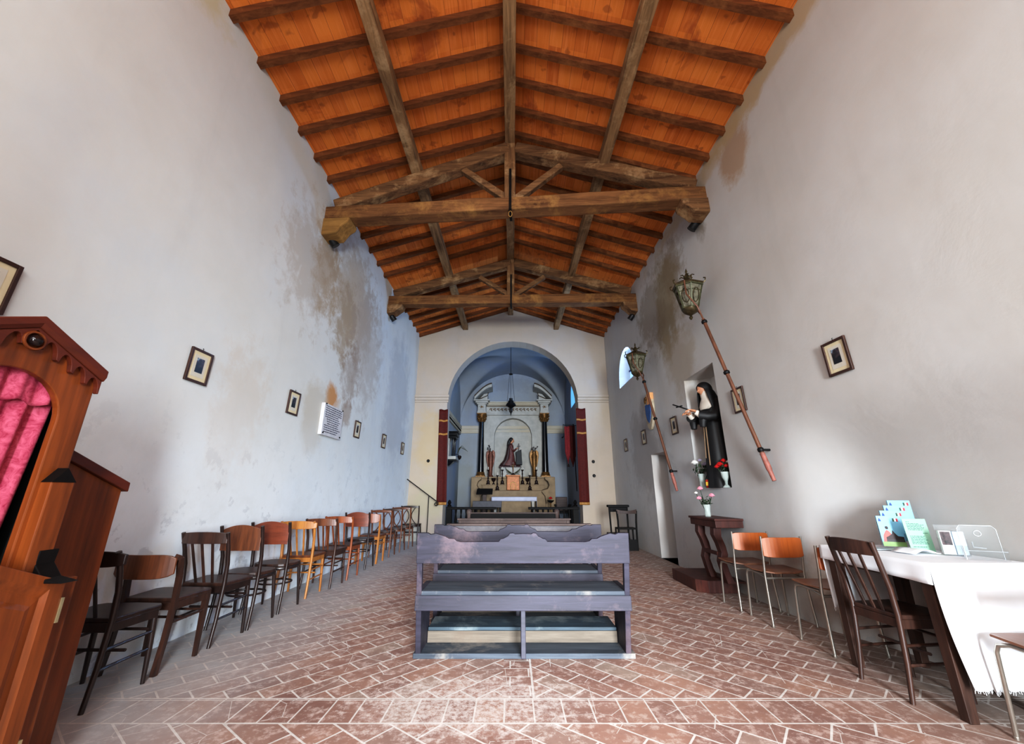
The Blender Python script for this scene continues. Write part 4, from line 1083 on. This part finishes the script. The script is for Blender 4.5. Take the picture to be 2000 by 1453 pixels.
for i,z in enumerate([.19,.178,.170,.162,.154,.146,.138,.118,.098,.090,.082,.074,.066,.058,.050,.03,.014]):
    x0=-.05; x1=.05-rr.random()*.03
    if i==0: x1=-.03
    if i==7: x0=.03; x1=.055
    if i==16: x0,x1=-.06,-.03
    x=x0
    while x<x1: wd=rr.uniform(.006,.02); b.bb(x,min(x+wd,x1),-.0006,0,z-.002,z+.002); x+=wd+.003
b.build('printed_text', M['gink'], t)
t=thing('leaflet_holder','small acrylic stand with white leaflets bearing a dark photo','leaflet holder',(2.865,2.775,ZT),rad(-30))
b=MB(); b.bb(-.062,.062,.022,.025,0,.18); b.bb(-.062,.062,-.03,-.027,0,.06); b.bb(-.062,.062,-.03,.025,0,.003); b.bb(-.0635,-.062,-.03,.025,0,.1); b.bb(.062,.0635,-.03,.025,0,.1); b.build('clear_stand', M['acrylic'], t)
lf=MB().bb(-.058,.0,-.022,.01,.004,.145).build('leaflet_stack', M['paper'], t)
MB().bb(-.054,-.006,-.0235,-.022,.06,.14).build('photo_print', plain('print_brown',(70,48,50),.5,0,.6,60), lf)
MB().bb(.005,.058,-.022,.012,.004,.143).build('leaflet_stack', M['bgrad'], t)
t=thing('leaflet_holder','empty clear acrylic leaflet stand at right end of the table','leaflet holder',(2.845,2.58,ZT),rad(-30))
b=MB(); b.prism([(-.085,0),(.085,0),(.085,.17),(.07,.19),(-.07,.19),(-.085,.17)],'xz',.03,.0335); b.build('back_plate', M['acrylic'], t)
b=MB(); b.bb(-.085,.085,-.03,-.027,0,.05); b.bb(-.085,.085,-.03,.03,0,.003); b.bb(-.1,-.097,-.04,.03,0,.075); b.bb(.085,.088,-.03,.03,0,.07); b.bb(-.04,-.037,.027,.03,.06,.09); b.bb(-.04,.02,.027,.03,.058,.062); b.build('front_pocket', M['acrylic'], t)
b=MB(); e=.0022
b.tube([(-.085,.032,0),(-.085,.032,.17),(-.07,.032,.19),(.07,.032,.19),(.085,.032,.17),(.085,.032,0)],e,5); b.tube([(-.085,-.03,.05),(.085,-.03,.05)],e,5); b.tube([(-.1,-.04,0),(-.1,-.04,.075)],e*1.6,5)
b.tube([(.0+.016*math.cos(a),.029,.145+.016*math.sin(a)) for a in [2*PI*i/12 for i in range(12)]],e,5,True); b.tube([(-.035,.028,.095),(-.035,.028,.065),(.02,.028,.06)],e*1.3,5)
b.build('bright_edges', plain('acrylic_edge',(170,176,180),.3), t)
t=thing('open_booklet','white open booklet lying on the tablecloth below the green leaflet','booklet',(2.70,2.87,ZT),rad(8))
b=MB(); b.grid(lambda u,v:(-.10+.2*u,-.075+.15*v,.006+.022*math.sin(PI*min(1,u*1.15))),16,4); b.build('pages', M['paper'], t, smooth=60, solid=.004)
t=thing('flat_leaflets','scatter of printed leaflets lying flat behind the chair back','leaflets',(2.62,3.25,ZT),rad(20))
MB().bb(-.10,.05,-.07,.07,0,.003).build('sheet', M['paper'], t)
MB().box((.03,.02,.0045),(.15,.11,.003),(0,0,.5)).build('sheet', M['bgrad'], t)
MB().box((-.05,-.01,.0047),(.09,.06,.003),(0,0,.2)).build('printed_photo', plain('print_grey',(130,120,122),.5,0,.5,50), t)
t=thing('flat_brochure','grey-blue brochure lying flat at the foot of the brochure rack','brochure',(2.66,3.06,ZT),rad(-10))
MB().bb(-.09,.09,-.06,.06,0,.004).build('sheet', plain('print_greyblue',(176,190,196),.5,0,.2,40), t)

# ------------------------------------------------------------------ HANDRAIL and steps by the arch, left
t=thing('handrail','black iron handrail with curled end beside the left arch pier','handrail',(0,0,0))
b=MB(); pts=[(-2.80,10.88,1.52),(-2.19,10.88,1.10),(-1.98,10.88,.955)]
cx_,cz_=-1.99,.90
for i in range(15):
    a=PI/2-2*PI*i/11; r=.062-.0032*i; pts.append((cx_+r*math.cos(a),10.88,cz_+r*math.sin(a)-.005))
b.tube(pts,.013,7); b.build('rail', M['iron'], t, smooth=60)
MB().tube([(-2.19,10.88,0),(-2.19,10.88,1.10)],.011,8).build('post', M['iron'], t, smooth=60)
b=MB(); b.bb(-2.80,-2.42,10.72,11.19,0,.36); b.bb(-2.80,-2.22,10.78,11.19,0,.18)
tag(b.build('stone_steps', M['stone'], None, bevel=.01),'two white stone steps in the left corner below the handrail','steps')
for k,(x,z) in enumerate([(-2.33,2.02),(2.26,2.00),(2.26,1.62)]):
    o=MB().lathe([(.0,-.02),(.03,-.015),(.045,.0),(.03,.02)],n=12,M=Matrix.Translation((x,YB-.012,z)) @ Matrix.Rotation(PI/2,4,'X')).build('wall_hook', M['iron'], None, smooth=50)
    tag(o,['small dark iron hook on the left arch pier','upper dark iron hook on the right arch pier','lower small iron hook on the right arch pier'][k],'hook')

# ------------------------------------------------------------------ RED BANNERS ON THE ARCH PIERS
def banner(label,x0t,x1t,x0b,x1b,zt,zb,seed):
    t=thing('red_hanging',label,'wall hanging',(0,YB-.03,0))
    def fn(u,v):
        a=x0t+(x1t-x0t)*u; c=x0b+(x1b-x0b)*u; return (a+(c-a)*v, -.012*math.sin(u*9+seed)*(.4+.6*v)-.03, zt+(zb-zt)*v+.01*math.sin(u*8)*(1-v))
    MB().grid(fn,20,30).build('cloth', M['red'], t, smooth=70, solid=.006)
    for (z,h) in ((zt-.30,.055),(zt-.68,.055),(zb+.03,.07)):
        v0=(z-zt)/(zb-zt); v1=(z-h-zt)/(zb-zt)
        def g(u,w,v0=v0,v1=v1):
            p=fn(u,v0+(v1-v0)*w); return (p[0],p[1]-.012,p[2])
        MB().grid(g,20,2).build('gold_braid', M['braid'], t, smooth=70, solid=.006)
banner('long red wall hanging with gold braid on the left arch pier',-2.09,-1.84,-2.03,-1.76,3.46,.90,0)
banner('long red wall hanging with gold braid on the right arch pier',1.84,2.11,1.81,2.09,3.49,.90,2)

# ------------------------------------------------------------------ SANCTUARY FURNISHINGS
FZ=.15
# altar rail, two halves
for s,(xa,xb_),lab in ((-1,(-1.84,-.45),'black wooden altar rail, left half'),(1,(.46,1.88),'black wooden altar rail, right half')):
    t=thing('altar_rail',lab+' below the arch','altar rail',(0,11.75,0))
    MB().bb(xa,xb_,-.10,.10,.72,.785).build('top_rail', M['blackwood'], t, bevel=.01)
    MB().bb(xa,xb_,-.08,.08,FZ,FZ+.08).build('base_rail', M['blackwood'], t, bevel=.006)
    n=9
    for i in range(n):
        x=xa+.12+(xb_-xa-.24)*i/(n-1)
        MB().lathe([(.035,0),(.035,.03),(.018,.06),(.040,.18),(.032,.26),(.016,.36),(.026,.42),(.03,.49)],(x,0,FZ+.08),10).build('baluster', M['blackwood'], t, smooth=50)
    xe = xa+.07 if s<0 else xb_-.09
    b=MB(); b.bb(xe-.075,xe+.075,-.09,.09,FZ,.80); b.lathe([(.05,0),(.06,.03),(.03,.06),(.055,.10),(.035,.15),(.01,.18)],(xe,0,.80),12); b.build('newel', M['blackwood'], t, smooth=45)

A=thing('altar','stuccoed baroque altar with black columns and broken pediment behind arch','altar',(.04,0,0))
b=MB(); b.bb(-1.30,1.30,14.3,15.45,.30,1.24); b.build('mensa', M['altar'], A, bevel=.01)
b=MB(); b.bb(-1.14,1.14,14.34,14.6,1.245,1.255); b.bb(-1.10,1.10,14.5,14.62,1.24,1.43); b.bb(-1.12,1.12,14.46,14.64,1.43,1.455); b.build('candle_step', M['altar'], A, bevel=.008)
b=MB(); b.bb(-1.42,1.42,14.62,15.45,.30,1.66); b.bb(-1.46,1.46,14.57,15.45,1.66,1.72); b.build('pedestal', M['altar'], A, bevel=.01)
for s in(-1,1):
    pr=[(s*1.46,1.70),(s*1.10,1.70),(s*1.12,1.60),(s*1.22,1.54),(s*1.26,1.42),(s*1.20,1.30),(s*1.00,1.25),(s*.98,1.18),(s*1.10,1.05),(s*1.12,.80),(s*1.12,.30),(s*1.46,.30)]
    MB().prism(pr,'xz',14.22,14.34).build('scroll_bracket', M['altar'], A, bevel=.012)
    MB().tube([(s*1.11,14.21,1.62),(s*1.21,14.21,1.55),(s*1.25,14.21,1.43),(s*1.19,14.21,1.32),(s*1.01,14.21,1.26)],.012,6).build('scroll_line', M['altar_d'], A, smooth=60)
    MB().tube([(s*.99,14.21,1.20),(s*1.10,14.21,1.06),(s*1.13,14.21,.82)],.012,6).build('scroll_line', M['altar_d'], A, smooth=60)
# retable wall with shallow round-headed niche
n=20; nr=.72
outer=[(-1.15,1.72),(-1.15,4.05),(1.15,4.05),(1.15,1.72)]
inner=[(nr,1.72)]+[(nr*math.cos(PI*i/n),3.22+.72*math.sin(PI*i/n)) for i in range(n+1)]+[(-nr,1.72)]
MB().prism(outer+inner,'xz',15.12,15.46).build('retable', M['altar_w'], A, bevel=.012)
MB().bb(-.8,.8,15.44,15.48,1.7,4.0).build('niche_back', M['altar_w'], A)
for s in(-1,1):
    cxn=s*1.19
    col_=MB().lathe([(.118,0),(.118,.06),(.108,.4),(.098,1.2),(.090,1.86)],(cxn,14.86,1.90),20).build('column', M['blackmarble'], A, smooth=50)
    b=MB(); b.bb(cxn-.17,cxn+.17,14.69,15.03,1.72,1.76); b.lathe([(.165,0),(.17,.03),(.14,.07),(.15,.10),(.12,.14)],(cxn,14.86,1.76),20); b.build('column_base', M['gold'], A, smooth=45)
    b=MB(); b.lathe([(.095,0),(.11,.03),(.13,.12),(.17,.25),(.18,.29)],(cxn,14.86,3.74),16); b.bb(cxn-.18,cxn+.18,14.68,15.04,4.03,4.06)
    for i in range(8):
        a=2*PI*i/8
        for (z0,r0) in ((3.76,.11),(3.86,.13)):
            aa=a+(.39 if z0>3.8 else 0); c_,s_=math.cos(aa),math.sin(aa)
            b.tube([(cxn+c_*r0,14.86+s_*r0,z0),(cxn+c_*(r0+.03),14.86+s_*(r0+.03),z0+.08),(cxn+c_*(r0+.075),14.86+s_*(r0+.075),z0+.11),(cxn+c_*(r0+.07),14.86+s_*(r0+.07),z0+.08)],[.03,.028,.02,.012],6)
    b.build('capital', M['gold'], A, smooth=50)
    b=MB()
    for (z0,z1,e) in ((4.06,4.12,.17),(4.12,4.18,.155),(4.18,4.40,.15)): b.bb(cxn-e,cxn+e,14.86-e,15.45,z0,z1)
    b.build('entablature_block', M['altar_w'], A, bevel=.008)
    b=MB()
    for (z0,z1,e) in ((4.40,4.45,.19),(4.45,4.52,.24),(4.52,4.57,.30)): b.bb(cxn-e,cxn+e,14.86-e*.9,15.45,z0,z1)
    b.build('cornice_block', M['altar_w'], A, bevel=.01)
    b=MB(); 
    for k in range(5): b.tube([(cxn+.07*math.cos(a),14.705,4.30+.045*math.sin(a)) for a in (.2+k*1.25,.5+k*1.25,.9+k*1.25)],.009,5)
    b.ball((cxn,14.705,4.30),(.04,.012,.03),8,6); b.build('block_ornament', M['gold'], A, smooth=60)
    # broken segmental pediment: rising curve cut before the centre
    rings=[]; rings2=[]
    for i in range(13):
        f=i/12; x=s*(1.47-.66*f); z=4.56+.50*math.sin(f*PI/2*.92)
        nx,nz=(-.35*(1-f)-.1),1
        rings.append([(x,14.58,z),(x,15.40,z),(x,15.40,z+.11),(x,14.58,z+.11)])
        rings2.append([(x,14.53,z+.11),(x,15.40,z+.11),(x,15.40,z+.15),(x,14.53,z+.15)])
    MB().loft(rings).build('broken_pediment', M['altar_w'], A, bevel=.006)
    MB().loft(rings2).build('pediment_edge', M['altar_d'], A)
    MB().prism([(s*1.32,4.57),(s*.98,4.57),(s*.98,4.84),(s*1.12,4.80)],'xz',14.75,15.4).build('pediment_infill', M['altar_w'], A)
    MB().tube([(s*.95,14.70,4.86),(s*.97,14.70,4.74),(s*1.28,14.70,4.60)],.016,5).build('pediment_line', M['altar_d'], A)
b=MB()
for (z0,z1,d_) in ((4.05,4.10,.06),(4.10,4.16,.04),(4.16,4.38,.0)): b.bb(-1.05,1.05,15.1-d_,15.45,z0,z1)
b.build('architrave', M['altar_w'], A, bevel=.006)
b=MB()
for (z0,z1,d_) in ((4.38,4.43,.06),(4.43,4.50,.14),(4.50,4.55,.2)): b.bb(-1.05,1.05,15.1-d_,15.45,z0,z1)
b.build('cornice', M['mould'], A, bevel=.008)
MB().bb(-1.05,1.05,15.03,15.09,4.385,4.405).build('cornice_shadow_line', M['altar_d'], A)
b=MB(); rr=random.Random(5)
for i in range(13):
    x=-.86+.143*i
    b.tube([(x-.05,15.085,4.25),(x-.02,15.085,4.31),(x+.02,15.085,4.29),(x+.01,15.085,4.24),(x+.05,15.085,4.22)],.014,5); b.ball((x+.03,15.085,4.30),(.025,.01,.02),6,5)
b.build('frieze_scrolls', M['gold'], A, smooth=60)
MB().bb(-.45,.42,14.70,15.42,1.72,2.06).build('statue_plinth', M['altar_w'], A, bevel=.02)
# tabernacle
t=thing('tabernacle','gilded tabernacle with arched door in the middle of altar','tabernacle',(.04,14.42,1.255))
MB().bb(-.225,.225,-.12,.15,0,.50).build('case', M['tabern'], t, bevel=.02)
MB().bb(-.255,.255,-.15,.16,.46,.52).build('top', M['tabern'], t, bevel=.015)
def archpts(w,h,n=14): return [(-w,.02)]+[(-w*math.cos(PI*i/n),h-w+w*math.sin(PI*i/n)) for i in range(n+1)]+[(w,.02)]
MB().prism(archpts(.105,.29),'xz',-.135,-.12).build('door_surround', M['gold'], t, bevel=.006)
d=MB().prism(archpts(.075,.25),'xz',-.145,-.13).build('door', M['tabern'], t, bevel=.004)
MB().bb(-.015,.015,-.152,-.144,.06,.19).build('door_cross', M['gold'], d)
# crucifix above the tabernacle
t=thing('altar_crucifix','small dark crucifix standing on top of the tabernacle','crucifix',(.04,14.45,1.776))
b=MB(); b.lathe([(.09,0),(.09,.015),(.05,.03),(.02,.07)],n=14); b.build('foot', M['candle'], t, smooth=50)
b=MB(); b.bb(-.015,.015,-.01,.01,.06,.44); b.bb(-.10,.10,-.01,.01,.30,.33); b.build('cross', M['candle'], t)
b=MB(); b.tube([(0,-.02,.36),(0,-.02,.24),(.01,-.02,.12)],[.014,.02,.01],6); b.tube([(-.08,-.02,.335),(0,-.02,.29),(.08,-.02,.335)],.008,5); b.ball((0,-.025,.375),.018,8,6); b.build('corpus', M['gold'], t, smooth=60)
b=MB()
for s in(-1,1):
    for k in range(5): b.tube([(s*.03,0,.05),(s*(.16+.02*k),0,.06+.035*k),(s*(.22+.015*k),0,.03+.06*k)],.007,4)
b.build('dry_palm', M['lantern_g'], t)
CP=[(.075,0),(.078,.02),(.05,.05),(.06,.09),(.03,.14),(.018,.18),(.034,.21),(.02,.24),(.016,.33),(.03,.36),(.018,.39),(.016,.46),(.05,.49),(.045,.51),(.014,.52),(.014,.60),(.003,.61)]
cand=None
for (x,y,z,lab) in ((-.85,14.55,1.456,'dark candlestick on upper altar step, far left'),(-.345,14.55,1.456,'dark candlestick on upper altar step, just left of tabernacle'),(.375,14.55,1.456,'dark candlestick on upper altar step, just right of tabernacle'),(.87,14.55,1.456,'dark candlestick on upper altar step, far right'),
                (-.515,14.40,1.256,'dark candlestick on lower altar step, left of tabernacle'),(.63,14.40,1.256,'dark candlestick on lower altar step, right of tabernacle')):
    if cand is None:
        cand=thing('candlestick','','candlestick'); MB().lathe(CP[:14],n=12).build('stem', M['candle'], cand, smooth=50)
        MB().lathe([(.014,.505),(.014,.60),(.003,.612)],n=10).build('candle', M['wimple'], cand, smooth=50); c=cand
    else: c=copy_tree(cand)
    c.location=(x,y,z); tag(c,lab,'candlestick','dark turned candlesticks on the altar')
for x,lab in ((-.655,'small dark urn on altar between candlesticks, left side'),(.55,'small dark urn on altar between candlesticks, right side')):
    o=MB().lathe([(.05,0),(.05,.015),(.02,.05),(.02,.08),(.07,.14),(.085,.19),(.06,.2),(.10,.215),(.08,.22)],(x,14.55,1.456),14).build('urn', M['candle'], None, smooth=50); tag(o,lab,'urn','dark urns on the altar')
# gilded carved palm vases
for x,mat_,lab in ((-.79,'goldred','reddish gilded winged vase with flowers, left of kneeling saint'),(.82,'gold','golden winged vase with flowers, right of kneeling saint')):
    t=thing('gilded_vase',lab,'vase',(x,14.86,1.72))
    b=MB(); b.lathe([(.10,0),(.11,.03),(.07,.08),(.08,.3),(.10,.55),(.11,.75),(.07,.85),(.09,.92)],n=14); b.build('vase_body', M[mat_], t, smooth=50)
    for s in(-1,1): MB().loft([[(s*(.06+a),-.02+c,z) for a,c in((0,0),(w_,0.0),(w_,.03),(0,.03))] for z,w_ in((.35,.03),(.55,.08),(.75,.11),(.90,.10),(.97,.03))]).build('wing', M[mat_], t, bevel=.01)
    b=MB(); rn=random.Random(int(x*10))
    for k in range(6):
        p=(rn.uniform(-.13,.13),rn.uniform(-.04,.04),rn.uniform(1.0,1.15)); b.tube([(0,0,.9),p],.006,4); b.ball(p,.025,6,5)
    b.build('dried_flowers', M['candle'], t)
# kneeling saint at a desk
t=thing('saint_statue','painted statue of kneeling saint in profile, within the altar niche','statue',(-.02,15.05,2.06))
b=MB(); b.bb(-.46,.36,-.22,.24,0,.04); b.loft([[(-.44,-.2,.04),(.34,-.2,.04),(.34,.22,.04),(-.44,.22,.04)],[(-.38,-.15,.10),(.30,-.15,.10),(.30,.18,.10),(-.38,.18,.10)]]); b.build('rocky_base', M['mantle'], t, bevel=.01)
def kn(spec,n=20): return [[(xc_+rx_*math.cos(2*PI*k/n), ry_*math.sin(2*PI*k/n), z) for k in range(n)] for (z,xc_,rx_,ry_) in spec]
b=MB(); b.loft(kn([(.08,-.10,.30,.17),(.16,-.12,.29,.17),(.26,-.06,.19,.16),(.36,-.02,.14,.15),(.50,-.02,.12,.14),(.62,-.03,.105,.125),(.74,-.03,.11,.15),(.82,-.03,.10,.14),(.87,-.02,.06,.08),(.90,-.01,.035,.04)])); 
b.build('robe', M['dress'], t, smooth=70)
b=MB(); b.loft(kn([(.06,-.30,.16,.16),(.14,-.27,.14,.165),(.28,-.17,.12,.165),(.5,-.12,.09,.15),(.74,-.09,.08,.155),(.85,-.06,.06,.12),(.88,-.05,.04,.06)])); b.build('mantle', M['mantle'], t, smooth=70)
for s in(-1,1): b=MB(); b.tube([(-.02,s*.13,.80),(.03,s*.14,.66),(.10,s*.08,.62),(.18,s*.03,.70)],[.045,.042,.036,.026],8); b.build('sleeve', M['dress'], t, smooth=60)
for s in(-1,1): hand_mesh((.175,s*.022,.695),(.75,-s*.08,.65),(-.6,s*.7,.6),.10,s).build('hand', M['skin'], t, smooth=60)
hd=head_mesh((0,0,0),.075); hd.xf(Matrix.Translation((.02,0,1.0)) @ Matrix.Rotation(-PI/2,4,'Z') @ Matrix.Rotation(rad(-15),4,'X')); hd.build('head', M['skin'], t, smooth=70)
b=MB(); b.ball((-.015,0,1.035),(.085,.083,.09),14,10); b.tube([(-.06,0,1.03),(-.095,0,.93),(-.11,0,.80),(-.12,0,.68)],[.06,.065,.06,.03],10); b.build('hair', M['hair'], t, smooth=70)
t=thing('prayer_desk','black draped prayer desk with thin cross before kneeling saint statue','desk',(.26,15.05,2.161))
b=MB(); b.loft([[(-.12,-.16,0),(.12,-.16,0),(.12,.16,0),(-.12,.16,0)],[(-.10,-.15,.3),(.10,-.15,.3),(.10,.15,.3),(-.10,.15,.3)],[(-.13,-.15,.46),(.09,-.15,.56),(.09,.15,.56),(-.13,.15,.46)]]); b.build('draped_desk', M['habit'], t, bevel=.015)
b=MB(); b.bb(-.014,.014,-.012,.012,.50,.80); b.bb(-.05,.05,-.01,.01,.68,.71); b.build('cross', M['candle'], t)
# free-standing altar table
t=thing('altar_table','altar table of pale stone standing before the baroque altar','table',(.07,13.85,.15))
MB().bb(-.55,.55,-.22,.25,0,.82).build('stone_body', M['altar'], t, bevel=.01)
MB().bb(-.72,.72,-.32,.35,.82,.88).build('slab', M['altar_w'], t, bevel=.008)
for s in(-1,1): MB().lathe([(.07,0),(.07,.05),(.045,.12),(.05,.7),(.075,.78),(.075,.82)],(s*.62,-.22,0),12).build('leg', M['altar_w'], t, smooth=50)
b=MB(); b.bb(-.74,.74,-.34,.37,.882,.892)
b.grid(lambda u,v:(-.74+1.48*u,-.342-.006*math.sin(u*40)*v,.892-.13*v),40,3)
for s in(-1,1): b.grid(lambda u,v,s=s:(s*(.742+.008*math.sin(u*14)*v),-.34+.71*u,.892-.46*v),12,4)
o=b.build('altar_cloth', plain('altar_linen',(196,196,214),.8,0,.05,8), None, smooth=40, solid=.004); o.location=(.07,13.85,.15); tag(o,'white linen cloth spread over the altar table','altar cloth')
# lectern
t=thing('lectern','wooden lectern with wide black slanted desk left of altar table','lectern',(-.86,13.0,.15))
MB().box((0,-.05,1.06),(.50,.34,.03),(rad(28),0,0)).build('slanted_desk', M['blackwood'], t, bevel=.005)
MB().bb(-.06,.06,-.05,.05,.03,1.02).build('post', M['pew'], t, bevel=.006)
MB().bb(-.22,.22,-.18,.18,0,.04).build('foot', M['pew'], t, bevel=.006)
t=thing('low_bench','long dark low bench in front of the lectern','bench',(-.74,12.7,.15))
MB().bb(-.45,.42,-.15,.15,.60,.78).build('front_board', plain('slate_board',(74,72,78),.6), t, bevel=.006)
for s in(-1,1): MB().bb(s*.38-.03,s*.38+.03,-.12,.12,0,.6).build('leg', M['blackwood'], t)
# flower stand
t=thing('flower_stand','thin brass stand holding a small red flower right of altar table','flower stand',(1.25,13.4,.15))
MB().lathe([(.10,0),(.10,.02),(.02,.04),(.015,.4),(.02,.70),(.03,.72)],n=12).build('stem', M['gold'], t, smooth=50)
b=MB(); b.lathe([(.03,.71),(.10,.76),(.115,.79),(.09,.78)],n=14); b.build('dish', M['iron'], t, smooth=50)
petals(MB(),(0,0,.86),.075,9,3).build('flower', M['rosered'], t, smooth=60)
# armchairs
t=thing('armchair','dark carved armchair right of the altar near the red pennants','chair',(1.72,14.2,.15))
MB().bb(-.20,.20,.16,.21,.35,.88).build('backrest', M['pew'], t, bevel=.02)
MB().bb(-.25,.25,-.22,.20,.36,.44).build('seat', M['blackwood'], t, bevel=.015)
for s in(-1,1):
    MB().bb(s*.25-.03,s*.25+.03,-.24,.2,.60,.65).build('arm_rest', M['blackwood'], t, bevel=.01)
    for y in(-.2,.18): MB().bb(s*.24-.025,s*.24+.025,y-.025,y+.025,0,.62 if y<0 else .6).build('leg', M['blackwood'], t)
# pennants on a pole
t=thing('church_pennants','dark red pennants hanging on a pole by right sanctuary wall','banner',(0,12.8,0))
MB().tube([(2.02,0,1.22),(2.0,0,3.32)],.014,8).build('pole', M['blackwood'], t, smooth=60)
MB().tube([(1.70,0,3.26),(2.10,0,3.27)],.010,6).build('cross_bar', M['blackwood'], t, smooth=60)
def pen(x0,x1,zt,zm,zb,ph):
    b=MB(); xm=(x0+x1)/2
    def fn(u,v):
        z=zt+(zb-zt)*v; k=1 if z>zm else max(.06,(z-zb)/(zm-zb)); return (xm+(x1-x0)*(u-.5)*k, .02*math.sin(u*10+ph)-.02, z)
    b.grid(fn,14,24); return b
pen(1.83,2.04,3.26,2.3,1.95,0).build('pennant', M['red'], t, smooth=70, solid=.006)
pen(1.70,1.87,3.24,2.4,2.05,2).build('pennant', M['redlite'], t, smooth=70, solid=.006)
MB().lathe([(.03,0),(.035,.05),(.01,.1)],(1.785,-.02,1.95),8).build('tassel', M['candle'], t)
t=thing('small_lamp_bracket','dark iron bracket hanging below the cornice beside red pennants','bracket',(1.72,13.2,0))
b=MB(); b.tube([(0,0,3.38),(0,0,2.95)],.009,6); b.tube([(0,0,2.96),(-.06,0,2.92)],.02,6); b.tube([(0,0,3.36),(.2,0,3.36),(.38,0,3.36)],.008,5); b.build('iron_bracket', M['iron'], t, smooth=60)
# small aedicule on the left sanctuary wall
t=thing('wall_tabernacle','small columned wall shrine with dark top on left sanctuary wall','shrine',(-2.05,12.9,0))
b=MB(); b.bb(0,.30,-.28,.28,2.92,3.02); b.bb(0,.26,-.24,.24,2.84,2.92); b.bb(0,.34,-.31,.31,3.02,3.06); b.build('cornice', M['blackmarble'], t, bevel=.01)
MB().bb(0,.05,-.22,.22,2.28,2.84).build('panel', M['altar_w'], t)
for y in(-.19,.19): MB().lathe([(.045,0),(.035,.05),(.03,.5),(.045,.56)],(.17,y,2.28),12).build('column', M['blackmarble'], t, smooth=50)
b=MB(); b.bb(0,.28,-.27,.27,2.18,2.28); b.build('shelf', M['altar_w'], t, bevel=.01)
b=MB(); b.bb(0,.30,-.29,.29,2.12,2.18); b.loft([[(0,-.2,2.12),(.2,-.2,2.12),(.2,.2,2.12),(0,.2,2.12)],[(0,-.08,2.0),(.06,-.08,2.0),(.06,.08,2.0),(0,.08,2.0)]]); b.build('console', M['blackmarble'], t, bevel=.008)
t=thing('oil_lamp','small dark lamp on a bracket with pale palm fronds, left sanctuary corner','lamp',(-1.86,13.6,2.32))
b=MB(); b.tube([(-.20,0,.1),(0,0,.1),(.05,0,.06)],.010,6); b.lathe([(.01,-.08),(.06,-.03),(.07,.03),(.04,.06)],(.08,0,.0),12); b.build('bracket', M['candle'], t, smooth=50)
b=MB()
for k in range(6): b.tube([(.0,0,.12),(.05+.02*k,0,.3+.02*k),(.10+.05*k,0,.34-.03*k)],.006,4)
b.build('palm_frond', M['lantern_g'], t)
# hanging sanctuary lamp
t=thing('hanging_lamp','black sanctuary lamp hanging on three chains below the vault','hanging lamp',(-.035,12.3,0))
MB().tube([(0,0,5.83),(0,0,4.86)],.010,6).build('rod', M['iron'], t, smooth=60)
MB().lathe([(.01,.03),(.06,.02),(.065,0),(.02,-.02)],(0,0,4.86),14).build('canopy', M['iron'], t, smooth=50)
for i in range(3):
    a=2*PI*i/3+.5; MB().tube([(.05*math.cos(a),.05*math.sin(a),4.85),(.15*math.cos(a),.15*math.sin(a),3.84)],.005,5).build('chain', M['iron'], t)
b=MB(); b.lathe([(.006,-.30),(.02,-.22),(.05,-.17),(.06,-.10),(.045,-.06),(.12,.0),(.165,.03),(.155,.06),(.10,.12),(.085,.18),(.05,.20),(.06,.24),(.055,.26),(.02,.26)],(0,0,3.80),16); b.build('bowl', M['iron'], t, smooth=45)

# ------------------------------------------------------------------ CAMERA
cam = bpy.data.cameras.new('Camera'); co = bpy.data.objects.new('Camera', cam); COL.objects.link(co)
cam.sensor_width = 36; cam.sensor_fit = 'HORIZONTAL'; cam.lens = 769/2000*36; cam.clip_start = .02
co.location = (0,0,1.17); co.rotation_euler = (rad(90+17.06),0,0)
SC.camera = co

# ------------------------------------------------------------------ LIGHT: daylight through the open entrance behind the camera, cool windows, plus an added fill lamp
wd = bpy.data.worlds.new('World'); SC.world = wd; wd.use_nodes = True
bg = wd.node_tree.nodes['Background']; bg.inputs[0].default_value = (.88,.94,1.0,1); bg.inputs[1].default_value = .75
def area(name, loc, rot, sx, sy, e, c, spread=180):
    l = bpy.data.lights.new(name,'AREA'); l.shape='RECTANGLE'; l.size=sx; l.size_y=sy; l.energy=e; l.color=c; l.spread=rad(spread)
    o = bpy.data.objects.new(name,l); COL.objects.link(o); o.location=loc; o.rotation_euler=rot; return o
area('door_daylight',(1.6,-6.5,1.9),(rad(88),0,rad(8)),3.2,3.2,5200,(.84,.93,1.0))
area('rear_fill',(0,-1.7,3.9),(rad(84),0,0),4.6,2.2,245,(.97,.99,1.0))  # added fill lamp behind the camera, lifts ceiling and upper walls
area('nave_window_light',(3.0,8.92,4.2),(0,rad(80),0),.5,.32,85,(.30,.55,1.0))
area('sanctuary_window_light',(2.04,12.02,4.4),(0,rad(90),rad(14)),.7,.5,40,(.36,.62,1.0))
SC.view_settings.view_transform = 'Standard'
SC.view_settings.look = 'None'
SC.view_settings.exposure = 0
SC.view_settings.use_curve_mapping = True
cm = SC.view_settings.curve_mapping; cv = cm.curves[3]
for p_ in ((.06,.042),(.30,.29),(.62,.66)): cv.points.new(*p_)
cm.update()
SC.render.film_transparent = False
SC.cycles.use_denoising = True
SC.cycles.max_bounces = 8; SC.cycles.diffuse_bounces = 4; SC.cycles.caustics_reflective = False; SC.cycles.caustics_refractive = False; SC.cycles.glossy_bounces = 3; SC.cycles.transparent_max_bounces = 12
